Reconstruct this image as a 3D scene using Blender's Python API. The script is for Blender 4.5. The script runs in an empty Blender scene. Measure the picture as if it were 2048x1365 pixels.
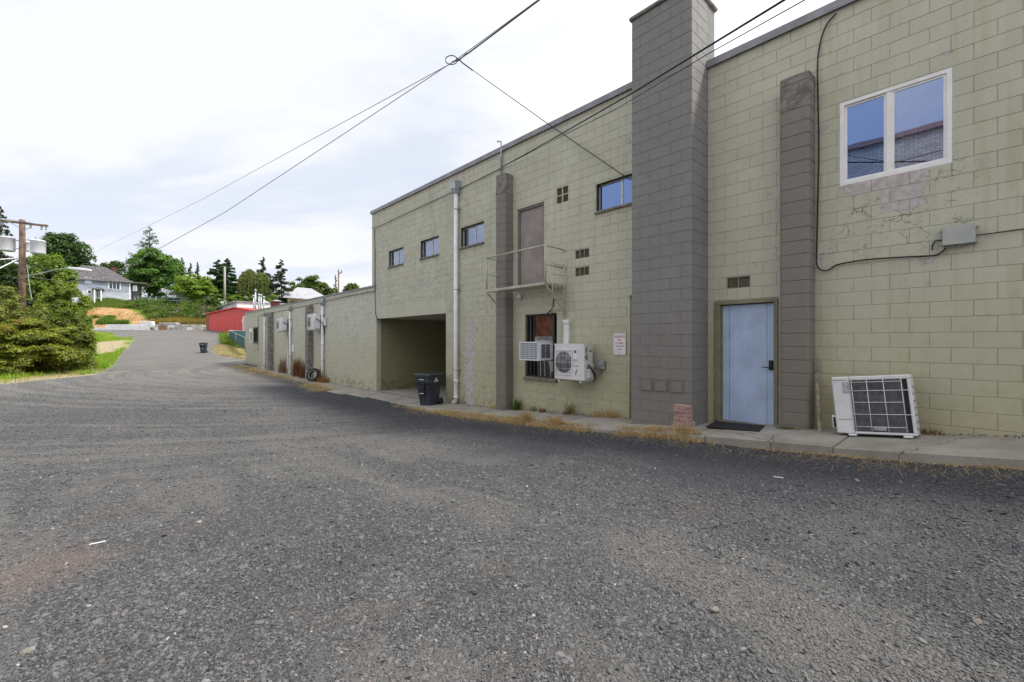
import bpy, math, random
import numpy as np
from mathutils import Vector, Matrix
random.seed(7); rng = np.random.default_rng(7)
S = bpy.context.scene
C = S.collection
PI = math.pi

# ------------------------------------------------------------------ camera
FPX, CX, CY = 880.0, 1024.0, 682.5
AZ = math.radians(42.41)                       # camera bearing, from +Y towards +X
FW = Vector((math.sin(AZ), math.cos(AZ), 0)); RT = Vector((math.cos(AZ), -math.sin(AZ), 0)); UP = Vector((0, 0, 1))
cd = bpy.data.cameras.new('camera'); cam = bpy.data.objects.new('camera', cd); C.objects.link(cam)
cd.sensor_width = 36; cd.lens = 36*FPX/2048; cd.clip_start = 0.05; cd.clip_end = 3000
cam.location = (0, 0, 0); cam.rotation_euler = (PI/2, 0, -AZ)
S.camera = cam

# ------------------------------------------------------------------ light
SUN_EL, SUN_AZ = math.radians(52), math.radians(146)     # azimuth from +Y towards +X
sd = Vector((math.sin(SUN_AZ)*math.cos(SUN_EL), math.cos(SUN_AZ)*math.cos(SUN_EL), math.sin(SUN_EL)))
ld = bpy.data.lights.new('sun', 'SUN'); ld.energy = 3.0; ld.angle = math.radians(9); ld.color = (1, .955, .89)
lo = bpy.data.objects.new('sun', ld); C.objects.link(lo); lo.rotation_euler = sd.to_track_quat('Z', 'Y').to_euler()
W = bpy.data.worlds.new('World'); S.world = W; W.use_nodes = True
S.view_settings.view_transform = 'Standard'; S.view_settings.look = 'None'; S.view_settings.gamma = 1
S.view_settings.use_curve_mapping = False; S.view_settings.exposure = 0.45
S.cycles.max_bounces = 6; S.cycles.transparent_max_bounces = 8; S.cycles.use_denoising = True
S.cycles.caustics_reflective = False; S.cycles.caustics_refractive = False

# ------------------------------------------------------------------ node helpers
class NT:
    def __init__(s, nt): s.nt = nt; s.n = nt.nodes; s.l = nt.links
    def new(s, t, **k):
        n = s.n.new(t)
        for a, v in k.items(): setattr(n, a, v)
        return n
    def put(s, sock, v):
        if v is None: return
        if isinstance(v, bpy.types.NodeSocket): s.l.new(v, sock)
        else:
            if hasattr(sock.default_value, '__len__') and not hasattr(v, '__len__'): v = (v,)*len(sock.default_value)
            if hasattr(sock.default_value, '__len__') and len(v) == 3 and len(sock.default_value) == 4: v = tuple(v)+(1,)
            sock.default_value = v
    def m(s, op, a, b=None, c=None, clamp=False):
        n = s.new('ShaderNodeMath', operation=op, use_clamp=clamp)
        for i, v in enumerate((a, b, c)):
            if v is not None: s.put(n.inputs[i], v)
        return n.outputs[0]
    def vm(s, op, a, b=None):
        n = s.new('ShaderNodeVectorMath', operation=op); s.put(n.inputs[0], a)
        if b is not None: s.put(n.inputs[1], b)
        return n.outputs['Value'] if op in ('DOT_PRODUCT', 'LENGTH') else n.outputs[0]
    def mix(s, f, a, b, blend='MIX'):
        n = s.new('ShaderNodeMix', data_type='RGBA', blend_type=blend); s.put(n.inputs[0], f); s.put(n.inputs[6], a); s.put(n.inputs[7], b)
        return n.outputs[2]
    def noise(s, v, scale, detail=3, rough=.5, dist=0, out=0):
        n = s.new('ShaderNodeTexNoise'); s.put(n.inputs['Vector'], v); n.inputs['Scale'].default_value = scale
        n.inputs['Detail'].default_value = detail; n.inputs['Roughness'].default_value = rough; n.inputs['Distortion'].default_value = dist
        return n.outputs[out]
    def vor(s, v, scale, feature='F1', out='Distance', rnd=1):
        n = s.new('ShaderNodeTexVoronoi', feature=feature); s.put(n.inputs['Vector'], v); n.inputs['Scale'].default_value = scale
        n.inputs['Randomness'].default_value = rnd
        return n.outputs[out]
    def ramp(s, v, a, b, lo=0, hi=1, smooth=True):
        n = s.new('ShaderNodeMapRange', interpolation_type='SMOOTHSTEP' if smooth else 'LINEAR'); s.put(n.inputs[0], v)
        for i, q in enumerate((a, b, lo, hi)): s.put(n.inputs[1+i], q)
        return n.outputs[0]
    def pos(s): return s.new('ShaderNodeNewGeometry').outputs['Position']
    def xyz(s, v):
        n = s.new('ShaderNodeSeparateXYZ'); s.put(n.inputs[0], v); return n.outputs
    def comb(s, x, y, z):
        n = s.new('ShaderNodeCombineXYZ')
        for i, q in enumerate((x, y, z)): s.put(n.inputs[i], q)
        return n.outputs[0]
    def attr(s, name, typ='GEOMETRY', out='Color'):
        n = s.new('ShaderNodeAttribute', attribute_name=name, attribute_type=typ); return n.outputs[out]
    def bump(s, h, strength=.3, dist=.01, normal=None):
        n = s.new('ShaderNodeBump'); s.put(n.inputs['Height'], h); n.inputs['Strength'].default_value = strength; n.inputs['Distance'].default_value = dist
        if normal is not None: s.put(n.inputs['Normal'], normal)
        return n.outputs[0]

def newmat(name):
    m = bpy.data.materials.new(name); m.use_nodes = True; nt = NT(m.node_tree); nt.n.clear()
    out = nt.new('ShaderNodeOutputMaterial'); b = nt.new('ShaderNodeBsdfPrincipled'); nt.l.new(b.outputs[0], out.inputs[0])
    return m, nt, b, out

def simple(name, col, rough=.6, metal=0, var=.15, scale=6, bump=.15, bscale=60, col2=None, spec=.4, dirt=0):
    m, nt, b, out = newmat(name)
    p = nt.pos()
    n1 = nt.noise(p, scale, 5, .6)
    c2 = col2 or tuple(c*(1-var*1.6) for c in col)
    c = nt.mix(nt.ramp(n1, .32, .68), c2, tuple(min(1, q*(1+var*.5)) for q in col))
    if dirt:
        c = nt.mix(nt.m('MULTIPLY', nt.ramp(nt.noise(p, scale*3.1, 6, .7), .5, .75), dirt), c, (.09, .075, .055))
    nt.put(b.inputs['Base Color'], c); b.inputs['Metallic'].default_value = metal
    nt.put(b.inputs['Roughness'], nt.ramp(nt.noise(p, scale*2.3, 4), .3, .7, max(.05, rough-.1), min(1, rough+.1)))
    b.inputs['Specular IOR Level'].default_value = spec
    if bump: nt.put(b.inputs['Normal'], nt.bump(nt.noise(p, bscale, 5, .6), bump, .004))
    return m

# ---- world: thin bright overcast over a Nishita sky
wn = NT(W.node_tree); wn.n.clear()
wo = wn.new('ShaderNodeOutputWorld')
sky = wn.new('ShaderNodeTexSky', sky_type='NISHITA'); sky.sun_disc = False; sky.sun_elevation = SUN_EL; sky.sun_rotation = SUN_AZ
bg1 = wn.new('ShaderNodeBackground'); wn.put(bg1.inputs[0], sky.outputs[0]); bg1.inputs[1].default_value = .13
tc = wn.new('ShaderNodeTexCoord').outputs['Generated']
x, y, z = wn.xyz(tc)
k = wn.m('DIVIDE', 1.0, wn.m('ADD', wn.m('MAXIMUM', z, 0.0), .16))
pv = wn.comb(wn.m('MULTIPLY', x, k), wn.m('MULTIPLY', y, wn.m('MULTIPLY', k, 1.0)), 0.0)
# streaks run across the view: rotate to the camera's axes and stretch sideways
sv = wn.comb(wn.m('MULTIPLY', wn.vm('DOT_PRODUCT', pv, tuple(RT)), .55), wn.m('MULTIPLY', wn.vm('DOT_PRODUCT', pv, tuple(FW)), 1.0), 3.1)
n1 = wn.noise(sv, 1.15, 7, .52, .5)
n2 = wn.noise(sv, 3.6, 6, .6, .3)
dens = wn.m('ADD', wn.m('MULTIPLY', n1, .75), wn.m('MULTIPLY', n2, .25))
sund = wn.vm('DOT_PRODUCT', tc, tuple(sd))
glow = wn.ramp(sund, .2, 1.0, .0, .9, False)
shade = wn.ramp(dens, .40, .565)
colr = wn.mix(shade, (.64, .68, .765), (.765, .775, .80))
colr = wn.mix(wn.ramp(z, .0, .10, .5, 0), colr, (.79, .79, .81))
colr = wn.vm('MULTIPLY', colr, wn.comb(*(wn.m('ADD', 1.0, wn.m('MULTIPLY', glow, q)) for q in (1.0, .97, .93))))
bg2 = wn.new('ShaderNodeBackground'); wn.put(bg2.inputs[0], colr); bg2.inputs[1].default_value = .95
mx = wn.new('ShaderNodeMixShader')
wn.put(mx.inputs[0], wn.ramp(dens, .32, .50, .86, .99)); wn.l.new(bg1.outputs[0], mx.inputs[1]); wn.l.new(bg2.outputs[0], mx.inputs[2])
wn.l.new(mx.outputs[0], wo.inputs[0])

# ------------------------------------------------------------------ pixel <-> place helpers (photo is 2048 x 1365)
def ray(px, py): return FW + RT*((px-CX)/FPX) + UP*((CY-py)/FPX)
def at(px, py, z): return ray(px, py)*z
D = 8.08                                        # the long facade stands at X = D
def onx(px, py, X=D):
    r = ray(px, py); return r*(X/r.x)
def wy(px, X=D): return onx(px, CY, X).y
def wz(px, py, X=D): return onx(px, py, X).z
def interp(v, pts): return float(np.interp(v, [p[0] for p in pts], [p[1] for p in pts]))
BZ = [(-12, -.35), (-8, -.5), (-4, -.78), (-.24, -1.139), (.57, -1.234), (2.43, -1.40), (3.51, -1.45), (4.7, -1.59), (9.3, -1.88), (11.3, -1.98), (13, -2.03), (17.1, -2.05), (22, -2.07), (28, -1.98), (34, -1.9), (41, -1.83)]
STEP = [(-12, .13), (2.5, .12), (4.7, .08), (9, .06), (12, .03), (50, .03)]
GP = [(-40, -1.3), (-5, -1.36), (0, -1.42), (5, -1.68), (10, -1.92), (18, -2.02), (31, -1.95), (60, -1.9)]
G2 = [(30, -1.86), (36, -1.80), (46, -1.28), (60, .15), (75, 1.88), (84.5, 2.1)]
HL = [(84.5, 0), (85.6, .15), (86.6, 1.2), (97.5, 6.1), (104, 6.9), (180, 11), (400, 18), (2500, 20)]
HR = [(84.5, 0), (120, 1.8), (180, 8), (400, 18), (2500, 20)]
def _np(v, pts): return np.interp(v, [p[0] for p in pts], [p[1] for p in pts])
def sstep(a, b, v):
    t = np.clip((v-a)/(b-a), 0, 1); return t*t*(3-2*t)
def Gn(X, Y):
    X = np.asarray(X, float); Y = np.asarray(Y, float)
    gw = _np(Y, BZ)-_np(Y, STEP); t = np.clip(X/6.6, 0, 1)
    g1 = _np(Y, GP)*(1-t)+gw*t
    zc = X*FW.x+Y*FW.y; lat = X*RT.x+Y*RT.y
    q = lat/np.maximum(zc, 1)
    left = 1-sstep(-.66, -.60, q)
    h = _np(zc, HL)*left+_np(zc, HR)*(1-left)
    h = h*(1+.16*(1-sstep(-.93, -.85, q))*sstep(88, 98, zc))
    g2 = _np(zc, G2)+h
    b = sstep(32, 42, zc)
    return g1*(1-b)+g2*b
def G(X, Y): return float(Gn(X, Y))
def hit(px, py, zmax=140, z0=1.2):
    z = z0
    while z < zmax:
        p = at(px, py, z)
        if p.z <= G(p.x, p.y): return p
        z *= 1.004
    return at(px, py, zmax)

# ------------------------------------------------------------------ mesh helpers
class MB:
    def __init__(s): s.v = []; s.f = []; s.sm = []
    def add(s, vs, fs, smooth=False):
        o = len(s.v); s.v += [tuple(v) for v in vs]; s.f += [tuple(i+o for i in f) for f in fs]; s.sm += [smooth]*len(fs); return s
    def box(s, a, b):
        (x0, y0, z0), (x1, y1, z1) = a, b
        x0, x1 = min(x0, x1), max(x0, x1); y0, y1 = min(y0, y1), max(y0, y1); z0, z1 = min(z0, z1), max(z0, z1)
        return s.hexa([(x0, y0, z0), (x1, y0, z0), (x1, y1, z0), (x0, y1, z0)], [(x0, y0, z1), (x1, y0, z1), (x1, y1, z1), (x0, y1, z1)])
    def hexa(s, lo, hi):
        n = len(lo)
        return s.add(list(lo)+list(hi), [tuple(range(n))[::-1], tuple(range(n, 2*n))]+[(i, (i+1) % n, n+(i+1) % n, n+i) for i in range(n)])
    def bbox(s, a, b, r):                                    # box with chamfered edges
        (x0, y0, z0), (x1, y1, z1) = a, b
        x0, x1 = min(x0, x1), max(x0, x1); y0, y1 = min(y0, y1), max(y0, y1); z0, z1 = min(z0, z1), max(z0, z1)
        def ring(z, i): return [(x0+r+i, y0+i, z), (x1-r-i, y0+i, z), (x1-i, y0+r+i, z), (x1-i, y1-r-i, z), (x1-r-i, y1-i, z), (x0+r+i, y1-i, z), (x0+i, y1-r-i, z), (x0+i, y0+r+i, z)]
        return s.loft([ring(z0, r*.6), ring(z0+r, 0), ring(z1-r, 0), ring(z1, r*.6)])
    def loft(s, rings, cap=True, smooth=False):
        n = len(rings[0]); vs = [p for r in rings for p in r]; fs = []
        for k in range(len(rings)-1):
            for i in range(n): fs.append((k*n+i, k*n+(i+1) % n, (k+1)*n+(i+1) % n, (k+1)*n+i))
        o = len(s.v); s.v += [tuple(v) for v in vs]; s.f += [tuple(i+o for i in f) for f in fs]; s.sm += [smooth]*len(fs)
        if cap:
            s.f += [tuple(o+i for i in range(n))[::-1], tuple(o+(len(rings)-1)*n+i for i in range(n))]; s.sm += [False, False]
        return s
    def tube(s, path, r, n=8, cap=True, smooth=True):
        P = [Vector(p) for p in path]; rings = []; up = Vector((0, 0, 1))
        for i, p in enumerate(P):
            t = (P[min(i+1, len(P)-1)]-P[max(i-1, 0)]).normalized()
            a = t.cross(up)
            if a.length < .05: a = t.cross(Vector((1, 0, 0)))
            a.normalize(); b = a.cross(t)
            rr = r[i] if hasattr(r, '__len__') else r
            rings.append([p+(a*math.cos(q)+b*math.sin(q))*rr for q in (2*PI*k/n for k in range(n))])
        return s.loft(rings, cap, smooth)
    def bar(s, a, b, w, h=None):                             # square bar between two points
        h = h or w; a = Vector(a); b = Vector(b); t = (b-a).normalized(); u = Vector((0, 0, 1))
        if abs(t.z) > .95: u = Vector((1, 0, 0))
        e = t.cross(u).normalized(); f = e.cross(t).normalized()
        q = [e*w/2+f*h/2, -e*w/2+f*h/2, -e*w/2-f*h/2, e*w/2-f*h/2]
        return s.hexa([a+k for k in q], [b+k for k in q])
    def lathe(s, prof, n=16, c=(0, 0, 0), axis='z', smooth=True, cap=True):
        rings = []
        for r, h in prof:
            ring = []
            for k in range(n):
                q = 2*PI*k/n; a, b = r*math.cos(q), r*math.sin(q)
                ring.append({'z': (c[0]+a, c[1]+b, c[2]+h), 'x': (c[0]+h, c[1]+a, c[2]+b), 'y': (c[0]+b, c[1]+h, c[2]+a)}[axis])
            rings.append(ring)
        return s.loft(rings, cap, smooth)
    def quad(s, a, b, c, d): return s.add([a, b, c, d], [(0, 1, 2, 3)])
ORG = {}
def obj(name, mb, mat, parent=None, kind=None, fix=True):
    me = bpy.data.meshes.new(name); og = ORG.get(parent.name, Vector()) if parent else Vector()
    V = np.array(mb.v, dtype=np.float32).reshape(-1, 3)-np.array(og, dtype=np.float32)
    me.from_pydata(V.tolist(), [], mb.f)
    if any(mb.sm): me.polygons.foreach_set('use_smooth', mb.sm)
    if fix:
        import bmesh
        bm = bmesh.new(); bm.from_mesh(me); bmesh.ops.recalc_face_normals(bm, faces=bm.faces); bm.to_mesh(me); bm.free()
    me.materials.append(mat)
    o = bpy.data.objects.new(name, me); C.objects.link(o)
    if parent: o.parent = parent; ORG[o.name] = og
    if kind: o['kind'] = kind
    return o
def tag(o, label, cat, group=None, kind=None):
    o['label'] = label; o['category'] = cat
    if group: o['group'] = group
    if kind: o['kind'] = kind
    return o
def thing(name, label, cat, loc=(0, 0, 0), group=None, rz=0):
    o = bpy.data.objects.new(name, None); C.objects.link(o); o.location = loc; o.rotation_euler = (0, 0, rz); o.empty_display_size = .2
    ORG[o.name] = Vector(loc) if rz == 0 else Vector()
    return tag(o, label, cat, group)
def struct(name, mb, mat, label=None):
    o = obj(name, mb, mat); o['kind'] = 'structure'
    if label: o['label'] = label
    return o
def copy_tree(o, parent=None):
    c = o.copy(); C.objects.link(c)
    if parent: c.parent = parent
    for ch in list(o.children): copy_tree(ch, c)
    return c
def text(name, body, size, mat, M, parent=None, align='CENTER', bold=0, xs=1):
    cu = bpy.data.curves.new(name, 'FONT'); cu.body = body; cu.size = size; cu.align_x = align; cu.align_y = 'CENTER'; cu.offset = bold
    t = bpy.data.objects.new(name, cu); C.objects.link(t)
    dg = bpy.context.evaluated_depsgraph_get(); me = bpy.data.meshes.new_from_object(t.evaluated_get(dg))
    C.objects.unlink(t); bpy.data.objects.remove(t)
    me.transform(Matrix.Diagonal((xs, 1, 1, 1))); me.transform(M)
    if parent: me.transform(Matrix.Translation(-ORG.get(parent.name, Vector())))
    me.materials.clear(); me.materials.append(mat)
    o = bpy.data.objects.new(name, me); C.objects.link(o)
    if parent: o.parent = parent
    return o
def face_M(p, right, up):                                    # matrix placing text at p
    r = Vector(right).normalized(); u = Vector(up).normalized(); n = r.cross(u)
    return Matrix(((r.x, u.x, n.x, p[0]), (r.y, u.y, n.y, p[1]), (r.z, u.z, n.z, p[2]), (0, 0, 0, 1)))
# ------------------------------------------------------------------ materials
ZC0 = .113                                     # a course line
def paint(name, base, base2, olive, joints=False, peel=True, chip=(.52, .485, .47)):
    m, nt, b, out = newmat(name); p = nt.pos(); x, y, z = nt.xyz(p)
    course = nt.m('FLOOR', nt.m('DIVIDE', nt.m('SUBTRACT', z, ZC0-.2032*60), .2032))
    off = nt.m('MULTIPLY', nt.m('MODULO', course, 2.0), .5)
    cell = nt.m('FLOOR', nt.m('ADD', nt.m('DIVIDE', nt.m('ADD', nt.m('ADD', y, x), 41.0), .4064), off))
    wn_ = nt.new('ShaderNodeTexWhiteNoise', noise_dimensions='2D'); nt.put(wn_.inputs['Vector'], nt.comb(cell, course, 0.0))
    tone = wn_.outputs['Value']
    blot = nt.noise(p, .9, 6, .62); fine = nt.noise(p, 9, 6, .65); streak = nt.noise(nt.comb(nt.m('MULTIPLY', x, 7.0), nt.m('MULTIPLY', y, 7.0), nt.m('MULTIPLY', z, .55)), 1, 5, .6)
    c = nt.mix(nt.ramp(blot, .3, .7), base, base2)
    c = nt.mix(nt.m('MULTIPLY', tone, .7), c, tuple(q*.86 for q in base))
    c = nt.mix(nt.m('MULTIPLY', nt.ramp(streak, .48, .70), .42), c, olive)
    c = nt.mix(nt.m('MULTIPLY', nt.ramp(fine, .56, .78), .32), c, tuple(q*.66 for q in base))
    # olive tint growing stronger low on the wall, broken up by noise
    lowm = nt.m('MULTIPLY', nt.ramp(nt.m('ADD', z, nt.m('MULTIPLY', blot, 2.6)), 2.6, .1), nt.ramp(fine, .2, .7, .45, 1.0))
    c = nt.mix(nt.m('MULTIPLY', lowm, .85), c, olive)
    # moss and splash at the very foot
    foot = nt.m('MULTIPLY', nt.ramp(nt.m('ADD', z, nt.m('MULTIPLY', fine, .35)), -1.25, -1.75), nt.ramp(nt.noise(p, 5, 6, .7), .42, .62))
    c = nt.mix(nt.m('MULTIPLY', foot, .6), c, (.085, .082, .035))
    bmp = nt.noise(p, 85, 4, .7)
    h = nt.m('MULTIPLY', bmp, .45)
    h = nt.m('ADD', h, nt.m('MULTIPLY', nt.noise(p, 14, 5, .6), .7))
    if peel:
        # hairline cracks and lifting paint, strong on the old left half of the wall
        reg = nt.m('MULTIPLY', nt.ramp(y, 8.9, 10.2), nt.ramp(nt.noise(p, 1.3, 4), .44, .58))
        reg = nt.m('MAXIMUM', reg, nt.m('MULTIPLY', nt.ramp(nt.m('ABSOLUTE', nt.m('SUBTRACT', z, 1.75)), .9, .25), nt.m('MULTIPLY', nt.ramp(nt.m('ABSOLUTE', nt.m('SUBTRACT', y, .85)), 1.0, .45), .9)))
        wv = nt.vm('ADD', p, nt.vm('MULTIPLY', nt.noise(p, 4, 4, .6, 0, 1), (.22, .22, .22)))
        cr = nt.vor(nt.vm('MULTIPLY', wv, (1, 1, 1.6)), 5.2, 'DISTANCE_TO_EDGE')
        crk = nt.m('MULTIPLY', nt.ramp(cr, .030, .005), nt.m('MULTIPLY', reg, nt.ramp(nt.noise(p, 6, 4, .6), .42, .56)))
        c = nt.mix(nt.m('MULTIPLY', crk, .8), c, (.10, .095, .075))
        h = nt.m('SUBTRACT', h, nt.m('MULTIPLY', crk, 2.2))
        # bare chipped patches where the paint has come away
        def band(v, c0, w, s): return nt.ramp(nt.m('ABSOLUTE', nt.m('SUBTRACT', v, c0)), w, w*s)
        r1 = nt.m('MULTIPLY', band(y, 1.02, .62, .55), nt.m('MAXIMUM', band(z, 2.27, .13, .7), nt.m('MULTIPLY', band(z, 2.02, .26, .5), band(y, .86, .40, .3))))
        r2 = nt.m('MULTIPLY', band(y, 10.78, .42, .3), nt.ramp(z, .95, .55))
        r3 = nt.m('MULTIPLY', nt.ramp(y, 9.3, 10.2), .27)
        r4 = nt.m('MULTIPLY', band(y, .62, .12, .5), band(z, 1.06, .10, .5))
        R = nt.m('MAXIMUM', nt.m('MAXIMUM', r1, r2), nt.m('MAXIMUM', r3, r4))
        pn = nt.noise(nt.comb(x, y, nt.m('MULTIPLY', z, 1.4)), 3.1, 8, .62, .6); R = nt.m('ADD', R, nt.m('MULTIPLY', r1, .22))
        patch = nt.ramp(nt.m('ADD', pn, nt.m('MULTIPLY', R, .235)), .672, .684)
        edge = nt.m('MULTIPLY', nt.ramp(nt.m('ADD', pn, nt.m('MULTIPLY', R, .235)), .655, .672), nt.m('SUBTRACT', 1.0, patch))
        c = nt.mix(nt.m('MULTIPLY', edge, .45), c, (.16, .15, .11))
        c = nt.mix(patch, c, nt.mix(nt.ramp(nt.noise(p, 12, 5), .35, .65), chip, tuple(q*.78 for q in chip)))
        h = nt.m('SUBTRACT', h, nt.m('MULTIPLY', patch, 1.6))
    if joints: c = nt.mix(1.0, c, (.80, .80, .78), 'MULTIPLY')
    nt.put(b.inputs['Base Color'], c); nt.put(b.inputs['Roughness'], nt.ramp(fine, .3, .7, .62, .8)); b.inputs['Specular IOR Level'].default_value = .35
    nt.put(b.inputs['Normal'], nt.bump(h, .5, .006))
    return m
M = {}
WA = ((.525, .522, .432), (.468, .465, .375), (.385, .365, .225))
M['wall'] = paint('sage_block_paint', *WA)
M['wallj'] = paint('sage_joint_paint', *WA, joints=True)
M['smooth'] = paint('sage_render_paint', *WA, peel=False)
M['low'] = paint('low_wall_paint', (.555, .555, .480), (.505, .505, .430), (.45, .43, .31))
M['lowj'] = paint('low_wall_joint', (.555, .555, .480), (.505, .505, .430), (.45, .43, .31), joints=True)
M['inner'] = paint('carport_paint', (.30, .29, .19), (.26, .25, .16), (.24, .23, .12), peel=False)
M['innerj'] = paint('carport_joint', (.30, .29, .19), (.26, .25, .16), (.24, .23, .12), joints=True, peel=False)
BR = ((.222, .202, .184), (.190, .172, .156), (.175, .155, .135))
M['brown'] = paint('brown_block_paint', *BR, peel=False)
M['chim'] = paint('grey_chimney_paint', (.235, .230, .225), (.205, .200, .195), (.185, .175, .160), peel=False)
M['chimj'] = paint('grey_chimney_joint', (.235, .230, .225), (.205, .200, .195), (.185, .175, .160), joints=True, peel=False)
M['brownj'] = paint('brown_joint_paint', *BR, joints=True, peel=False)
M['weather'] = simple('weathered_brown_paint', (.21, .19, .18), .8, 0, .6, 7, .9, 26, col2=(.125, .112, .103))
M['flash'] = simple('roof_flashing', (.26, .255, .275), .45, .3, .15, 3, .05)
M['white'] = simple('white_pvc', (.74, .75, .77), .4, 0, .06, 5, .04, 40, dirt=.25)
M['acwhite'] = simple('enamelled_white_steel', (.66, .66, .68), .38, 0, .05, 4, .03, 40, dirt=.16)
M['bluewhite'] = simple('cold_white_enamel', (.70, .73, .79), .38, 0, .05, 4, .03, dirt=.15)
M['vinyl'] = simple('white_vinyl', (.80, .80, .81), .35, 0, .04, 5, .02)
M['alu'] = simple('old_aluminium', (.50, .50, .50), .4, .6, .15, 12, .06)
M['galv'] = simple('galvanised_steel', (.42, .46, .48), .42, .7, .25, 14, .08, col2=(.28, .31, .33))
M['dark'] = simple('dark_frame', (.045, .042, .04), .6, 0, .2, 8, .1)
M['black'] = simple('black_plastic', (.018, .018, .02), .38, 0, .2, 10, .05)
M['tank'] = simple('transformer_paint', (.70, .72, .74), .4, 0, .06, 3, .03, dirt=.2)
M['rubber'] = simple('tyre_rubber', (.022, .022, .022), .75, 0, .3, 10, .3)
M['bin'] = simple('charcoal_bin_plastic', (.036, .042, .056), .48, 0, .12, 5, .12, 90, dirt=.12)
M['lid'] = simple('bin_lid_plastic', (.035, .037, .042), .35, 0, .2, 5, .1, 90)
M['door'] = simple('pale_blue_door_paint', (.42, .53, .76), .5, 0, .09, 2.2, .2, 18, dirt=.14)
M['olive'] = simple('olive_trim_paint', (.215, .205, .13), .55, 0, .1, 5, .12, 30, dirt=.2)
M['odoor'] = simple('taupe_door_paint', (.30, .262, .245), .6, 0, .16, 2.2, .1, 25, dirt=.15)
M['oframe'] = simple('taupe_frame_paint', (.20, .18, .175), .6, 0, .1, 4, .1)
M['steel'] = simple('painted_railing', (.48, .47, .38), .55, .1, .15, 9, .1, dirt=.3)
M['sill'] = simple('concrete_sill', (.22, .205, .18), .85, 0, .25, 9, .4)
M['vent'] = simple('vent_paint', (.22, .215, .16), .6, 0, .15, 9, .1)
M['rust'] = simple('rusty_board', (.13, .035, .010), .7, 0, .5, 5, .3, col2=(.05, .015, .006))
M['foam'] = simple('dirty_filler_board', (.22, .20, .19), .9, 0, .3, 9, .8, 30, col2=(.12, .10, .09))
M['wood'] = simple('grey_timber', (.28, .24, .19), .85, 0, .3, 11, .5, 50)
M['pole'] = simple('weathered_pole', (.20, .13, .095), .85, 0, .35, 3, .6, 40)
M['cable'] = simple('black_cable', (.012, .012, .014), .55, 0, .1, 9, 0)
M['cablegrey'] = simple('grey_wire', (.25, .25, .26), .5, 0, .1, 9, 0)
M['brickred'] = simple('old_red_brick', (.27, .15, .135), .85, 0, .35, 22, .6, 70, col2=(.40, .29, .27))
M['mat'] = simple('black_rubber_mat', (.012, .012, .013), .8, 0, .3, 20, .8, 60)
M['redmetal'] = simple('red_metal_siding', (.66, .05, .06), .45, .0, .08, 1.5, .02)
M['whitemetal'] = simple('white_metal_siding', (.72, .73, .75), .5, 0, .05, 1, .02)
M['redshade'] = simple('shaded_red_siding', (.30, .05, .05), .55, 0, .1, 2, .02)  # siding red darkened in colour for the side turned from the sun
M['siding'] = simple('blue_grey_siding', (.30, .34, .43), .6, 0, .08, 1, .05)
M['sidingw'] = simple('pale_lower_siding', (.46, .48, .54), .6, 0, .06, 1, .05)
M['shingle'] = simple('grey_shingle', (.13, .12, .125), .9, 0, .4, 4, .8, 9)
M['cream'] = simple('cream_stucco', (.62, .50, .34), .8, 0, .08, 2, .1)
M['taupe'] = simple('taupe_stucco', (.34, .31, .26), .8, 0, .08, 2, .1)
M['roofpale'] = simple('pale_metal_roof', (.36, .36, .39), .5, .1, .06, 1, .03)
M['teal'] = simple('green_privacy_slats', (.012, .085, .085), .6, 0, .2, 3, .2)
M['blockwhite'] = simple('pale_concrete_block', (.74, .74, .76), .85, 0, .12, 1.5, .3, 12, dirt=.2)
M['blockgrey'] = simple('grey_concrete_block', (.48, .46, .43), .9, 0, .3, 1.2, .4, 12, dirt=.35)
M['chimbrick'] = simple('dark_chimney_brick', (.12, .045, .035), .9, 0, .3, 4, .4)
M['trunk'] = simple('bark', (.10, .075, .055), .95, 0, .4, 8, .8, 20)
M['carwhite'] = simple('white_car_paint', (.72, .73, .75), .25, 0, .03, 2, 0)
M['paper'] = simple('white_paper', (.75, .77, .80), .8, 0, .05, 6, .1)
M['tealbox'] = simple('teal_carton', (.20, .45, .50), .7, 0, .05, 6, .1)
M['curtain'] = simple('pale_curtain', (.55, .56, .60), .9, 0, .1, 3, .1)
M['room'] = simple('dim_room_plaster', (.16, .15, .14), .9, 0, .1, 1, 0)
M['cfin'] = simple('condenser_fins', (.075, .082, .098), .5, .4, .35, 14, .3, col2=(.15, .16, .175))
M['signred'] = simple('faded_red_print', (.45, .12, .14), .6, 0, .1, 9, 0)
M['signface'] = simple('white_sign_face', (.76, .76, .78), .4, 0, .04, 9, .02)
M['printblue'] = simple('blue_print', (.08, .14, .42), .5, 0, .1, 9, 0)
M['printblack'] = simple('black_print', (.02, .02, .02), .5, 0, .1, 9, 0)
M['stone'] = simple('red_brown_stone', (.16, .07, .05), .9, 0, .3, 12, .5)

def glassmat(name, tint, refl, see=.55):
    m, nt, b, out = newmat(name); nt.n.remove(b)
    g = nt.new('ShaderNodeBsdfGlossy'); g.inputs['Roughness'].default_value = .012; nt.put(g.inputs['Color'], tint)
    nt.put(g.inputs['Normal'], nt.bump(nt.noise(nt.pos(), 1.3, 2), .05, .02))
    t = nt.new('ShaderNodeBsdfTransparent'); nt.put(t.inputs['Color'], (see, see, see*1.05))
    mx = nt.new('ShaderNodeMixShader'); fr = nt.new('ShaderNodeFresnel'); fr.inputs[0].default_value = 1.5
    nt.put(mx.inputs[0], nt.m('ADD', nt.m('MULTIPLY', fr.outputs[0], .6), refl, clamp=True))
    nt.l.new(t.outputs[0], mx.inputs[1]); nt.l.new(g.outputs[0], mx.inputs[2]); nt.l.new(mx.outputs[0], out.inputs[0])
    return m
M['glass'] = glassmat('sky_tinted_glass', (.30, .45, .84), .44)  # blue of the sky opposite painted into the reflection tint
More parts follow.
